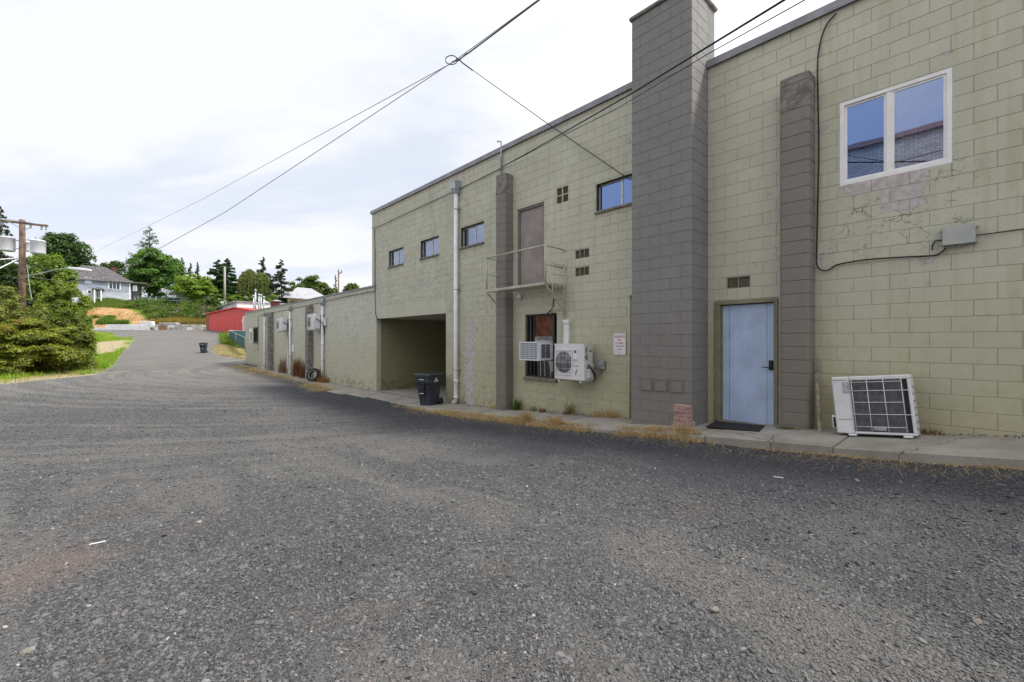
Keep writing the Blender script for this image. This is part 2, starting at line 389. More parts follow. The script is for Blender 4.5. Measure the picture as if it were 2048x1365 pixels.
M['glassr'] = glassmat('hazy_sky_tinted_glass', (.50, .60, .86), .40, .8)  # weaker share of that sky blue in the reflection tint
M['glass2'] = glassmat('clear_window_glass', (.68, .76, .92), .30, .85)
M['glassd'] = glassmat('dusty_dark_glass', (.5, .6, .62), .10, .35)

def concrete():
    m, nt, b, out = newmat('worn_concrete'); p = nt.pos()
    c = nt.mix(nt.ramp(nt.noise(p, 1.6, 6, .65), .3, .7), (.225, .205, .18), (.34, .32, .285))
    c = nt.mix(nt.m('MULTIPLY', nt.ramp(nt.noise(p, 45, 5, .7), .48, .7), .45), c, (.13, .12, .10))
    wv = nt.vm('ADD', p, nt.vm('MULTIPLY', nt.noise(p, 2.2, 5, .6, 0, 1), (.5, .5, .5)))
    cr = nt.ramp(nt.vor(wv, .62, 'DISTANCE_TO_EDGE'), .009, .002)
    c = nt.mix(nt.m('MULTIPLY', cr, .65), c, (.04, .037, .03))
    nt.put(b.inputs['Base Color'], c); b.inputs['Roughness'].default_value = .9
    nt.put(b.inputs['Normal'], nt.bump(nt.m('SUBTRACT', nt.noise(p, 70, 5, .7), cr), .5, .006))
    return m
M['concrete'] = concrete()

def yardtone(nt, p, g):
    x, y, z = nt.xyz(p)
    # broad dusty and damp areas; wheel streaks run along the lane and curve with it
    st = nt.noise(nt.comb(nt.m('MULTIPLY', nt.m('ADD', x, nt.m('MULTIPLY', nt.noise(p, .09, 2), 5.0)), 1.15), nt.m('MULTIPLY', y, .10), 0.0), 1.0, 4, .55)
    rad = nt.vm('LENGTH', nt.vm('SUBTRACT', nt.comb(x, y, 0.0), (17.0, 33.0, 0.0)))
    arc = nt.noise(nt.comb(nt.m('MULTIPLY', rad, 2.1), nt.m('MULTIPLY', nt.noise(p, .15, 3), 2.0), 0.0), 1.0, 4, .6)
    st = nt.mix(nt.ramp(y, 3, 13), st, arc)
    pt = nt.noise(p, .33, 6, .62)
    g = nt.mix(nt.m('MULTIPLY', nt.ramp(nt.m('ADD', nt.m('MULTIPLY', st, .55), nt.m('MULTIPLY', pt, .45)), .46, .55), .58), g, (.178, .171, .160))
    dk = nt.ramp(nt.noise(nt.vm('ADD', p, (5, 31, 2)), .42, 6, .65), .56, .70)
    g = nt.mix(nt.m('MULTIPLY', dk, .45), g, (.062, .062, .066))
    br = nt.ramp(nt.noise(nt.vm('ADD', p, (13, 4, 0)), .55, 5, .6), .58, .74)
    g = nt.mix(nt.m('MULTIPLY', br, .45), g, (.165, .132, .104))
    stn = nt.m('ADD', nt.vm('LENGTH', nt.vm('SUBTRACT', nt.comb(x, y, 0.0), (-.4, 4.7, 0.0))), nt.m('MULTIPLY', nt.noise(p, 2.5, 5, .6), .6))
    g = nt.mix(nt.ramp(stn, .95, .45, 0, .5), g, (.21, .155, .13))
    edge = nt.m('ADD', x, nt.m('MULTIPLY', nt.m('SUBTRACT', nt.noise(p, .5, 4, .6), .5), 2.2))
    fresh_shadow = nt.m('MULTIPLY', nt.ramp(edge, 3.0, 5.6), nt.ramp(y, 27, 20))
    g = nt.mix(nt.m('MULTIPLY', fresh_shadow, .78), g, (.036, .039, .053))  # building shadow painted bluish dark into the gravel, plus some fresh dark stone
    far = nt.ramp(y, 16, 34)
    return nt.mix(nt.m('MULTIPLY', far, .50), g, nt.mix(nt.ramp(arc, .42, .6), (.175, .17, .16), (.25, .238, .215)))
def gravelmat():
    m, nt, b, out = newmat('gravel_and_turf'); p = nt.pos(); x, y, z = nt.xyz(p)
    a = nt.xyz(nt.attr('mask')); grass, dry, dirt = a[0], a[1], a[2]
    v1 = nt.new('ShaderNodeTexVoronoi'); nt.put(v1.inputs['Vector'], p); v1.inputs['Scale'].default_value = 62
    v2 = nt.new('ShaderNodeTexVoronoi'); nt.put(v2.inputs['Vector'], p); v2.inputs['Scale'].default_value = 27
    cell = nt.xyz(v1.outputs['Color'])[0]; cell2 = nt.xyz(v2.outputs['Color'])[1]
    g = nt.mix(nt.ramp(cell, 0, 1, 0, 1, False), (.048, .050, .057), (.150, .150, .151))
    g = nt.mix(nt.m('MULTIPLY', nt.ramp(cell2, .86, .98), .6), g, (.27, .26, .245))
    g = nt.mix(nt.m('MULTIPLY', nt.ramp(cell, .03, .0), .8), g, (.42, .41, .39))
    fine = nt.noise(p, 190, 4, .7)
    g = nt.mix(nt.ramp(fine, .38, .62, 0, .45), g, (.045, .044, .044))
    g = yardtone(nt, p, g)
    tn = nt.noise(p, 1.3, 6, .7)
    gr = nt.mix(nt.ramp(tn, .35, .65), (.13, .22, .028), (.24, .29, .05))
    dr = nt.mix(nt.ramp(nt.noise(p, 3.3, 6, .7), .35, .65), (.33, .27, .17), (.48, .42, .31))
    di = nt.mix(nt.ramp(nt.noise(p, .5, 7, .65), .35, .65), (.42, .20, .09), (.50, .33, .17))
    di = nt.mix(nt.ramp(nt.noise(p, 1.1, 7, .7), .55, .66), di, (.20, .22, .06))
    en = nt.m('MULTIPLY', nt.m('SUBTRACT', nt.noise(p, .9, 8, .75), .5), 1.5)
    c = nt.mix(nt.ramp(nt.m('ADD', grass, en), .42, .58), g, gr)
    c = nt.mix(nt.ramp(nt.m('ADD', dry, en), .38, .75), c, dr)
    c = nt.mix(nt.ramp(nt.m('ADD', dirt, en), .42, .58), c, di)
    nt.put(b.inputs['Base Color'], c); b.inputs['Roughness'].default_value = .93; b.inputs['Specular IOR Level'].default_value = .25
    h = nt.m('ADD', nt.m('MULTIPLY', v1.outputs['Distance'], -1.3), nt.m('MULTIPLY', fine, .55))
    h = nt.m('ADD', h, nt.m('MULTIPLY', v2.outputs['Distance'], -1.1))
    nt.put(b.inputs['Normal'], nt.bump(h, .85, .014))
    return m
M['ground'] = gravelmat()

def leafmat(name='leaf'):
    m, nt, b, out = newmat(name); nt.n.remove(b)
    c = nt.attr('tone'); v = nt.noise(nt.pos(), 1.2, 3)
    c = nt.mix(nt.ramp(v, .3, .7, 0, .35), c, nt.mix(1.0, c, (.6, .65, .5), 'MULTIPLY'))
    d = nt.new('ShaderNodeBsdfDiffuse'); nt.put(d.inputs[0], c)
    t = nt.new('ShaderNodeBsdfTranslucent'); nt.put(t.inputs[0], nt.mix(1.0, c, (1.15, 1.15, .6), 'MULTIPLY'))
    g = nt.new('ShaderNodeBsdfGlossy'); g.inputs['Roughness'].default_value = .45; nt.put(g.inputs[0], (.8, .8, .8))
    a = nt.new('ShaderNodeMixShader'); a.inputs[0].default_value = .46; nt.l.new(d.outputs[0], a.inputs[1]); nt.l.new(t.outputs[0], a.inputs[2])
    f = nt.new('ShaderNodeMixShader'); f.inputs[0].default_value = .025; nt.l.new(a.outputs[0], f.inputs[1]); nt.l.new(g.outputs[0], f.inputs[2])
    nt.l.new(f.outputs[0], out.inputs[0])
    return m
M['leaf'] = leafmat()
def stonemat():
    m, nt, b, out = newmat('gravel_stone'); t = nt.xyz(nt.attr('tone', 'INSTANCER'))
    c = nt.mix(t[0], (.040, .042, .049), (.178, .178, .180)); c = nt.mix(nt.m('MULTIPLY', nt.ramp(t[1], .93, 1.0), .6), c, (.19, .15, .12))
    c = nt.mix(nt.ramp(t[2], .993, .998), c, (.46, .45, .43))
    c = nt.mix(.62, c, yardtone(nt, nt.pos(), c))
    c = nt.mix(nt.ramp(nt.noise(nt.pos(), 160, 4), .35, .65, 0, .3), c, (.07, .07, .07))
    nt.put(b.inputs['Base Color'], c); b.inputs['Roughness'].default_value = .85; b.inputs['Specular IOR Level'].default_value = .3
    return m
M['pebble'] = stonemat()
def oppbrick():
    m, nt, b, out = newmat('whitewashed_brick'); n = nt.new('ShaderNodeTexBrick'); x, y, z = nt.xyz(nt.pos())
    nt.put(n.inputs['Vector'], nt.comb(y, z, 0.0)); n.inputs['Scale'].default_value = 1; n.inputs['Brick Width'].default_value = .26; n.inputs['Row Height'].default_value = .09; n.inputs['Mortar Size'].default_value = .008
    for i, q in ((1, (.66, .60, .54)), (2, (.50, .44, .39)), (3, (.20, .17, .15))): nt.put(n.inputs[i], q)
    nt.put(b.inputs['Base Color'], n.outputs[0]); b.inputs['Roughness'].default_value = .9
    return m
M['oppbrick'] = oppbrick()
# ------------------------------------------------------------------ ground
def arr(*segs):
    out = []
    for a, b, s in segs: out += list(np.arange(a, b, s))
    return np.array(out+[segs[-1][1]])
zcs = arr((-40, 0, 4), (0, 20, .25), (20, 46, .45), (46, 84, .8), (84, 112, .45), (112, 200, 6), (200, 600, 40), (600, 2600, 400))
lats = arr((-2500, -300, 400), (-300, -120, 20), (-120, -100, 2), (-100, 14, .5), (14, 60, 4), (60, 300, 40), (300, 2500, 400))
ZZ, LL = np.meshgrid(zcs, lats, indexing='ij')
GX = ZZ*FW.x+LL*RT.x; GY = ZZ*FW.y+LL*RT.y; GZ = Gn(GX, GY)
def vnoise(x, y, seed=0):
    s = 0
    r = np.random.default_rng(seed)
    for k in range(7):
        f = 1.0/(.5*1.7**k*1.0); a = r.uniform(0, 2*PI, 3); s = s+np.sin((x*math.cos(a[0])+y*math.sin(a[0]))*f+a[1])*np.sin((x*math.sin(a[0])-y*math.cos(a[0]))*f*.8+a[2])
    return s/7
near = 1-sstep(20, 60, ZZ)
off = (1-sstep(6.0, 6.5, GX))                                     # keep clear of the slabs
GZ2 = GZ+vnoise(GX, GY)*.035*near*off
inbank = sstep(86, 90, ZZ)*(1-sstep(104, 120, ZZ))
GZ2 = GZ2+vnoise(GX*.6, GY*.6, 3)*.45*inbank
PXg = CX+FPX*LL/np.maximum(ZZ, .5); PYg = CY-FPX*GZ/np.maximum(ZZ, .5)
def inpoly(px, py, poly):
    px = np.asarray(px, float); py = np.asarray(py, float); r = np.zeros(px.shape, bool); n = len(poly)
    for i in range(n):
        (x0, y0), (x1, y1) = poly[i], poly[(i+1) % n]
        if y0 == y1: continue
        c = ((y0 > py) != (y1 > py)) & (px < (x1-x0)*(py-y0)/(y1-y0)+x0); r ^= c
    return r
def toworld(poly, far=140):
    return [(lambda p: (p.x, p.y))(hit(x, y, far)) for x, y in poly]
VERGE = toworld([(-260, 800), (-120, 782), (0, 768), (60, 762), (110, 757), (160, 752), (200, 746), (226, 730), (243, 708), (256, 692), (268, 680), (262, 676), (232, 676), (228, 668), (190, 664), (150, 661), (-120, 661)])
DRYV = toworld([(135, 700), (150, 690), (200, 684), (262, 680), (252, 694), (235, 704), (205, 712), (165, 706)])
DRYE = toworld([(-200, 796), (0, 770), (110, 759), (200, 748), (226, 731), (240, 712), (225, 714), (205, 736), (150, 744), (0, 757), (-200, 775)])
DRYR = toworld([(424, 697), (440, 692), (484, 694), (494, 712), (500, 722), (470, 716), (440, 712)])
GRR = toworld([(440, 676), (462, 672), (482, 684), (490, 700), (478, 700), (455, 692), (442, 692)])
W2 = lambda poly: inpoly(GX, GY, poly)
front = (ZZ > 3)
mg = (W2(VERGE) | W2(GRR)) & front & (ZZ < 84)
md = (W2(DRYV) | W2(DRYE) | W2(DRYR)) & front & (ZZ < 84)
hillm = ((ZZ > 85.9) | ((ZZ > 60) & (LL/np.maximum(ZZ, 1) < -.99)))
mg = mg | hillm
DIRT = [(150, 612), (178, 609), (222, 606), (262, 622), (306, 646), (300, 658), (272, 658), (232, 660), (150, 662)]
mdirt = hillm & (ZZ < 99) & inpoly(PXg, PYg, DIRT) & ~inpoly(PXg, PYg, [(222, 655), (250, 640), (262, 645), (268, 658), (240, 660)])
mdry = md | (hillm & (ZZ < 91) & (PXg > 305) & (PYg > 634))
idx = np.arange(GX.size).reshape(GX.shape)
def blur(m_, k):
    m_ = m_.astype(float)
    for _ in range(k):
        m_[1:-1] = (m_[:-2]+m_[1:-1]*2+m_[2:])/4; m_[:, 1:-1] = (m_[:, :-2]+m_[:, 1:-1]*2+m_[:, 2:])/4
    return m_
mg, mdry, mdirt = blur(mg, 3), blur(mdry, 4), blur(mdirt, 3)
F = np.stack([idx[:-1, :-1], idx[:-1, 1:], idx[1:, 1:], idx[1:, :-1]], -1).reshape(-1, 4)[:, ::-1]
def npmesh(name, V, F, mat, tone=None, smooth=False, attrname='tone'):
    me = bpy.data.meshes.new(name); n = F.shape[1]
    me.vertices.add(len(V)); me.vertices.foreach_set('co', np.ascontiguousarray(V, dtype=np.float32).ravel())
    me.loops.add(F.size); me.loops.foreach_set('vertex_index', np.ascontiguousarray(F, dtype=np.int32).ravel())
    me.polygons.add(len(F)); me.polygons.foreach_set('loop_start', np.arange(0, F.size, n, dtype=np.int32)); me.polygons.foreach_set('loop_total', np.full(len(F), n, dtype=np.int32))
    if smooth: me.polygons.foreach_set('use_smooth', np.ones(len(F), dtype=bool))
    me.update()
    if tone is not None:
        a = me.attributes.new(attrname, 'FLOAT_COLOR', 'POINT'); q = np.ones((len(V), 4), np.float32); q[:, :3] = tone; a.data.foreach_set('color', q.ravel())
    me.materials.append(mat); o = bpy.data.objects.new(name, me); C.objects.link(o); return o
g = npmesh('ground', np.stack([GX, GY, GZ2], -1).reshape(-1, 3), F, M['ground'], np.stack([mg, mdry, mdirt], -1).reshape(-1, 3).astype(np.float32), True, 'mask')
g['kind'] = 'structure'; g['label'] = 'grey crushed gravel yard and lane rising to a grassy bank'

# ------------------------------------------------------------------ block wall tools
def cut(rects, holes, m=.0):
    for (a0, a1, b0, b1) in holes:
        out = []
        for (u0, u1, z0, z1) in rects:
            if u1 <= a0 or u0 >= a1 or z1 <= b0 or z0 >= b1: out.append((u0, u1, z0, z1)); continue
            if u0 < a0: out.append((u0, a0, z0, z1))
            if u1 > a1: out.append((a1, u1, z0, z1))
            mu0, mu1 = max(u0, a0), min(u1, a1)
            if z0 < b0: out.append((mu0, mu1, z0, b0))
            if z1 > b1: out.append((mu0, mu1, b1, z1))
        rects = out
    return [r for r in rects if r[1]-r[0] > .03 and r[3]-r[2] > .03]
def courses(u0, u1, z0, z1, phase, holes=(), L=.4064):
    out = []; k = math.floor((z0-ZC0)/.2032)
    while ZC0+k*.2032 < z1-.01:
        a, b = max(z0, ZC0+k*.2032), min(z1, ZC0+(k+1)*.2032)
        ph = phase+(0 if k % 2 == 0 else L/2); j = math.floor((u0-ph)/L); row = []
        while ph+j*L < u1:
            row.append((max(u0, ph+j*L), min(u1, ph+(j+1)*L), a, b)); j += 1
        out += [r for r in row if r[1]-r[0] > .02 and b-a > .03]; k += 1
    return cut(out, holes)
def blockmb(w, h, face, t=.008, g=.0024, c=.0040):
    """one facing block, its lower start corner at the origin; face 'x' looks to -X, '-y' to -Y, '+y' to +Y"""
    def ring(d, i): return [(g+i, d, g+i), (w-g-i, d, g+i), (w-g-i, d, h-g-i), (g+i, d, h-g-i)]
    rs = [ring(-t, 0), ring(-c*.6, 0), ring(0, c)]
    mp = {'x': lambda q: (-q[1], q[0], q[2]), '-y': lambda q: (q[0], -q[1], q[2]), '+y': lambda q: (q[0], q[1], q[2])}[face]
    mb = MB(); mb.loft([[mp(q) for q in r] for r in rs]); return mb
BC = {}
def place_block(name, r, plane, face, mat, parent, uaxis):
    w, h = round(r[1]-r[0], 3), round(r[3]-r[2], 3); key = (w, h, face, mat.name, name)
    pos = Vector((plane, r[0], r[2])) if face == 'x' else Vector((r[0], plane, r[2]))
    pos = pos+Vector((random.uniform(-.0012, .0012), 0, 0))
    if key not in BC:
        o = obj(name, blockmb(w, h, face), mat); BC[key] = o.data
    else:
        o = bpy.data.objects.new(name, BC[key]); C.objects.link(o)
    o.parent = parent; o.location = pos-ORG.get(parent.name, Vector()); return o
def join_blocks(name, items, mat, parent, label=None):
    vs, fs = [], []; mb = MB()
    for r, plane, face in items:
        b = blockmb(r[1]-r[0], r[3]-r[2], face); dx = random.uniform(-.0012, .0012)
        p = (plane+dx, r[0], r[2]) if face == 'x' else (r[0], plane, r[2])
        mb.add([(v[0]+p[0], v[1]+p[1], v[2]+p[2]) for v in b.v], b.f)
    return obj(name, mb, mat, parent, kind='stuff')
def sheet(u0, u1, z0, z1, X, holes, depth, mat, parent, name='wall', face='x'):
    """the wall behind the blocks with its openings and their reveals"""
    us = sorted({u0, u1, *[h[0] for h in holes], *[h[1] for h in holes]}); zs = sorted({z0, z1, *[h[2] for h in holes], *[h[3] for h in holes]})
    mb = MB(); fx = (lambda x, u, z: (x, u, z)) if face == 'x' else (lambda x, u, z: (u, x, z))
    for i in range(len(us)-1):
        for j in range(len(zs)-1):
            cu, cz = (us[i]+us[i+1])/2, (zs[j]+zs[j+1])/2
            if any(h[0] < cu < h[1] and h[2] < cz < h[3] for h in holes) or not (u0 < cu < u1 and z0 < cz < z1): continue
            mb.quad(fx(X, us[i], zs[j]), fx(X, us[i+1], zs[j]), fx(X, us[i+1], zs[j+1]), fx(X, us[i], zs[j+1]))
    for (a, b, c, d) in holes:
        if b >= u1-.001 or a <= u0+.001: continue
        q = [(a, c), (b, c), (b, d), (a, d)]
        for i in range(4): mb.quad(*[fx(x, *q[k]) for x, k in ((X, i), (X, (i+1) % 4), (X+depth, (i+1) % 4), (X+depth, i))])
    return obj(name, mb, mat, parent, fix=False)

# ------------------------------------------------------------------ main building
TOP_L, TOP_R, YSTEP, YEND = 5.29, 4.985, 4.15, 17.52
WIN_R = (.362, 1.556, 2.325, 3.565)
WINS = [(14.86, 16.02, 2.905, 3.515), (12.46, 13.63, 2.905, 3.515), (10.06, 11.22, 2.905, 3.515), (4.80, 6.035, 2.905, 3.52)]
UDOOR = (7.65, 8.64, 1.36, 3.52)
BDOOR = (2.39, 3.405, -1.46, .705)
BROKEN = (7.22, 8.335, -.93, .69)
V22 = (6.85, 7.236, 3.345, 3.735); V1 = (6.234, 6.637, 1.925, 2.125); V2 = (6.234, 6.637, 1.515, 1.715); V3 = (2.81, 3.19, .925, 1.12)
CARP = (12.04, 17.10, -2.3, .905)
BEAM = (12.04, 17.10, .905, 1.43)
NIB = (17.12, 17.6, -9, 2.32)
holes = [NIB, (-12, YSTEP, TOP_R+.02, TOP_L), WIN_R, *WINS, UDOOR, BDOOR, BROKEN, V22, V1, V2, V3, CARP]
bld = thing('block_building', 'two storey sage green concrete block building with tall brown chimney and blue door', 'building')
body = MB()
# roof, back and end walls, floor of the upper storey (the carport runs below it)
body.box((D+.2, -11.8, 4.7), (D+17.8, YSTEP-.002, 4.8)); body.box((D+.2, YSTEP+.002, 5.0), (D+17.8, YEND-.2, 5.1))
body.box((D+17.8, -12, -3), (D+18, YEND, 5.2)); body.box((D+.014, -12, -3), (D+18, -11.8, 4.98))
body.box((D+.20, 11.84, -3), (D+17.7, 12.035, 1.2)); body.box((D+.21, 12.0, .915), (D+17.7, 17.09, 1.2)); body.box((D+.015, 17.1, 2.2), (D+17.8, 17.50, 2.31))
obj('wall', body, M['smooth'], bld)
end = MB(); end.box((D+.014, YEND-.014, 2.315), (D+18, YEND-.001, TOP_L)); obj('end_wall', end, M['smooth'], bld)
o = sheet(-12, YEND-.014, -3, TOP_L, D+.007, holes, .2, M['wallj'], bld, 'wall_core')
bigholes = holes+[BEAM, (-12, YSTEP, TOP_R, 9)]
rs = courses(-12, YEND, -2.5, TOP_L, .3737, bigholes)
rs = cut(rs, [(3.535, 4.715, -9, 9), (1.875, 2.275, -9, 4.1), (8.81, 9.19, -9, 4.5)])
def score(r, X=D):
    c = Vector((X, (r[0]+r[1])/2, (r[2]+r[3])/2)); zc = c.dot(FW)
    if zc < .5: return 0
    px, py = CX+FPX*c.dot(RT)/zc, CY-FPX*c.z/zc
    if not (-20 < px < 2060 and -20 < py < 1380) or c.z < interp(c.y, BZ)-.1: return 0
    return (r[1]-r[0])*(r[3]-r[2])/zc**3
rs.sort(key=score, reverse=True)
for r in rs[:298]: place_block('concrete_block', r, D, 'x', M['wall'], bld, 'y')
join_blocks('block_courses', [(r, D, 'x') for r in rs[298:]], M['wall'], bld)
b = MB(); b.box((D-.004, 12.043, .905), (D+.05, 17.097, 1.428)); obj('lintel_beam', b, M['smooth'], bld)
# corner and right jamb of the carport
b = MB(); b.box((D+.012, 11.8, -2.4), (D+.215, 12.039, .9)); obj('jamb', b, M['smooth'], bld)
# roof flashings
for a, c, z in ((-12, YSTEP, TOP_R), (YSTEP, YEND+.05, TOP_L)):
    f = MB(); f.box((D-.045, a, z), (D+.35, c, z+.105)); f.box((D-.058, a, z-.012), (D-.044, c, z+.118)); obj('roof_flashing', f, M['flash'], bld)
# ---- chimney
ch = MB(); CH = (7.45, 3.53, 4.72, 6.18)
ch.box((CH[0]+.007, CH[1]+.007, -2.2), (D+.3, CH[2]-.007, CH[3]))
chm = obj('chimney', ch, M['chimj'], bld); chm['label'] = 'tall dark brown painted block chimney'
for r in courses(CH[1], CH[2], -1.9, CH[3], CH[1]+.40): place_block('chimney_block', r, CH[0], 'x', M['chim'], chm, 'y')
cs = courses(CH[0], D, -1.9, CH[3], CH[0]-.2032)
for r in cs: place_block('chimney_block', r, CH[1], '-y', M['chim'], chm, 'x')
join_blocks('hidden_side_blocks', [(r, CH[2], '+y') for r in cs], M['chim'], chm)
cap = MB(); cap.bbox((CH[0]-.045, CH[1]-.045, CH[3]+.002), (D+.345, CH[2]+.045, CH[3]+.07), .02); obj('chimney_cap', cap, M['sill'], chm)
for x0, x1, y0, y1 in ((1280.7, 1304.4, 755.7, 781.5), (1309.3, 1334.7, 757.3, 783.2), (1340.6, 1366.3, 759, 786)):
    a, c = onx(x0, y0, 7.44), onx(x1, y1, 7.44)
    d = MB(); d.bbox((7.437, c.y, c.z), (7.452, a.y, a.z), .004); o = obj('cleanout_door', d, M['chim'], chm)
    d = MB()
    for q in ((a.y-.014, a.y), (c.y, c.y+.014)): d.box((7.428, q[0], c.z), (7.4368, q[1], a.z))
    for q in ((a.z-.014, a.z), (c.z, c.z+.014)): d.box((7.4275, c.y, q[0]), (7.4366, a.y, q[1]))
    d.box((7.42, c.y+.02, (a.z+c.z)/2-.012), (7.437, c.y+.035, (a.z+c.z)/2+.012)); obj('cleanout_frame', d, M['chim'], chm)
# ---- rounded pilasters
def pil_prof(X0, X1, a, c, r, i=0):
    P = []
    for k in range(5):
        t = PI/2*k/4; P.append((X0+i+r-(r)*math.cos(t)*1, a+i+r-r*math.sin(t)))
    P = P[::-1]; Q = [(x, c-i-(y-a-i)) for x, y in P][::-1]
    P = [(X1, a+i)]+P[::1]; return P+Q+[(X1, c-i)]
def pilaster(parent, a, c, z0, z1, X0=7.78, X1=D+.02, joined=False, weather=2, mats=None):
    mats = mats or (M['brown'], M['brownj'], M['weather'])
    core = MB(); pr = pil_prof(X0, X1, a, c, .056, .0055); core.loft([[(x, y, z) for x, y in pr] for z in (z0, z1-.01)])
    po = obj('pilaster', core, mats[1], parent); k = math.floor((z0-ZC0)/.2032); allb = MB(); n = 0
    while ZC0+k*.2032 < z1-.02:
        lo, hi = max(z0, ZC0+k*.2032)+.004, min(z1, ZC0+(k+1)*.2032)-.004; k += 1
        if hi-lo < .04: continue
        wob = random.uniform(-.003, .003); rings = []
        for z, i in ((lo, .005), (lo+.006, 0), (hi-.006, 0), (hi, .005)):
            rings.append([(x+wob, y, z) for x, y in pil_prof(X0, X1, a, c, .06, i)])
        if joined: allb.loft(rings, smooth=False)
        else:
            top = (z1-hi) < .2032*weather
            obj('pilaster_block', MB().loft(rings), mats[2] if top else mats[0], po)
    if joined: obj('block_courses', allb, mats[0], po, kind='stuff')
    return po
p = pilaster(bld, 1.87, 2.28, -1.75, 4.1); p = pilaster(bld, 8.80, 9.20, -2.3, 4.51)
# ---- windows
def slider(parent, r, frame, glass, X=D+.07, fw=.035, sill=True, mid=.5, thick=.035, panes=2, curtain=None, sash=None):
    a, b_, c, d = r
    f = MB()
    for q in ((a, a+fw), (b_-fw, b_)): f.box((X-thick, q[0], c+fw), (X+thick, q[1], d-fw))
    f.box((X-thick, a, c), (X+thick, b_, c+fw)); f.box((X-thick, a, d-fw), (X+thick, b_, d))
    w = obj('window', f, frame, parent)
    ym = a+(b_-a)*mid; mm = MB(); mm.box((X-thick*.7, ym-fw*.5, c+fw), (X+thick*.7, ym+fw*.5, d-fw)); obj('mullion', mm, frame, w)
    for (u0, u1, dx) in ((a+fw, ym-fw*.5, 0), (ym+fw*.5, b_-fw, .012)):
        s = MB(); e = sash or .018
        for q in ((u0, u0+e), (u1-e, u1)): s.box((X-.012+dx, q[0], c+fw+e), (X+.012+dx, q[1], d-fw-e))
        s.box((X-.012+dx, u0, c+fw), (X+.012+dx, u1, c+fw+e)); s.box((X-.012+dx, u0, d-fw-e), (X+.012+dx, u1, d-fw))
        obj('sash', s, frame, w)
        g = MB(); g.box((X-.003+dx, u0+e, c+fw+e), (X+.003+dx, u1-e, d-fw-e)); obj('pane', g, M['glassr'] if (glass is M['glass'] and dx == 0 and not sill) else glass, w)
    if sill:
        s = MB(); s.bbox((D-.05, a-.02, c-.055), (D+.09, b_+.03, c-.003), .008); obj('sill', s, M['sill'], w)
    if curtain:
        cm = MB(); n = 36; ys = [a+.02+(b_-a-.04)*(curtain[0]+(curtain[1]-curtain[0])*i/n) for i in range(n+1)]
        ring0 = [(X+.17+.018*math.sin(i*1.35), y) for i, y in enumerate(ys)]
        for i in range(n): cm.quad((ring0[i][0], ring0[i][1], c), (ring0[i+1][0], ring0[i+1][1], c), (ring0[i+1][0], ring0[i+1][1], d), (ring0[i][0], ring0[i][1], d))
        obj('curtain', cm, M['curtain'], w, fix=False)
    return w
w = slider(bld, WIN_R, M['vinyl'], M['glass'], X=D+.035, fw=.052, sill=False, thick=.03, sash=.032, mid=.53, curtain=(.02, .46)); w['label'] = 'large white sliding window above flaking paint'
lab = ('small sliding window over the left end of the carport', 'small sliding window over the middle of the carport', 'sliding window between the downspout and the brown pilaster', 'sliding window partly behind the chimney')
for i, r in enumerate(WINS):
    w = slider(bld, r, M['alu'], M['glass2'] if i < 3 else M['glass'], X=D+.10, fw=.022, thick=.022, mid=(.45, .45, .45, .50)[i], curtain=((.0, .95), (.55, .98), (.72, .98), None)[i]); w['label'] = lab[i]
    # dark timber surround inside the reveal
    f = MB(); a, b_, c, d = r
    for q in ((a+.001, a+.014), (b_-.014, b_-.001)): f.box((D+.02, q[0], c+.001), (D+.19, q[1], d-.001))
    f.box((D+.02, a+.015, d-.014), (D+.19, b_-.015, d-.001)); obj('surround', f, M['dark'], w)
# rooms behind the glass
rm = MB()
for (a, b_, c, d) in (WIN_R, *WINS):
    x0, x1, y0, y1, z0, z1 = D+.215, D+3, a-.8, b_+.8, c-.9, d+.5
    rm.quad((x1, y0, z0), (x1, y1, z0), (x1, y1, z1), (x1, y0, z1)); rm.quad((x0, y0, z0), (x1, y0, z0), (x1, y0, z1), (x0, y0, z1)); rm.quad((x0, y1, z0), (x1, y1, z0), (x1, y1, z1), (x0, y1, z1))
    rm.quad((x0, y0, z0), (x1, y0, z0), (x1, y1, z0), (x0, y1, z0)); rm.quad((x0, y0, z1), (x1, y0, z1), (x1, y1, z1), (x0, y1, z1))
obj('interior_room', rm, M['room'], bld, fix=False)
# ---- vents
def vent(r, nx, nz, frame=M['smooth']):
    a, b_, c, d = r; f = MB(); e = .022
    for i in range(nx+1):
        y = a+(b_-a)*i/nx; f.box((D+.004, max(a, y-e/2), c), (D+.05, min(b_, y+e/2), d))
    for j in range(nz+1):
        z = c+(d-c)*j/nz; f.box((D+.006, a, max(c, z-e/2)), (D+.048, b_, min(d, z+e/2)))
    v = obj('vent', f, frame, bld)
    for i in range(nx):
        for j in range(nz):
            y0, y1 = a+(b_-a)*i/nx+e/2, a+(b_-a)*(i+1)/nx-e/2; z0, z1 = c+(d-c)*j/nz+e/2, c+(d-c)*(j+1)/nz-e/2; l = MB(); n = 6
            for q in range(n):
                zz = z0+(z1-z0)*(q+.5)/n; l.hexa([(D+.02, y0, zz-.014), (D+.02, y1, zz-.014), (D+.024, y1, zz-.014), (D+.024, y0, zz-.014)], [(D+.045, y0, zz+.006), (D+.045, y1, zz+.006), (D+.049, y1, zz+.006), (D+.049, y0, zz+.006)])
            l.box((D+.052, y0, z0), (D+.056, y1, z1)); obj('louvre_panel', l, M['vent'], v)
vent(V22, 2, 2); vent(V1, 3, 1, M['vent']); vent(V2, 3, 1, M['vent']); vent(V3, 2, 1, M['vent'])
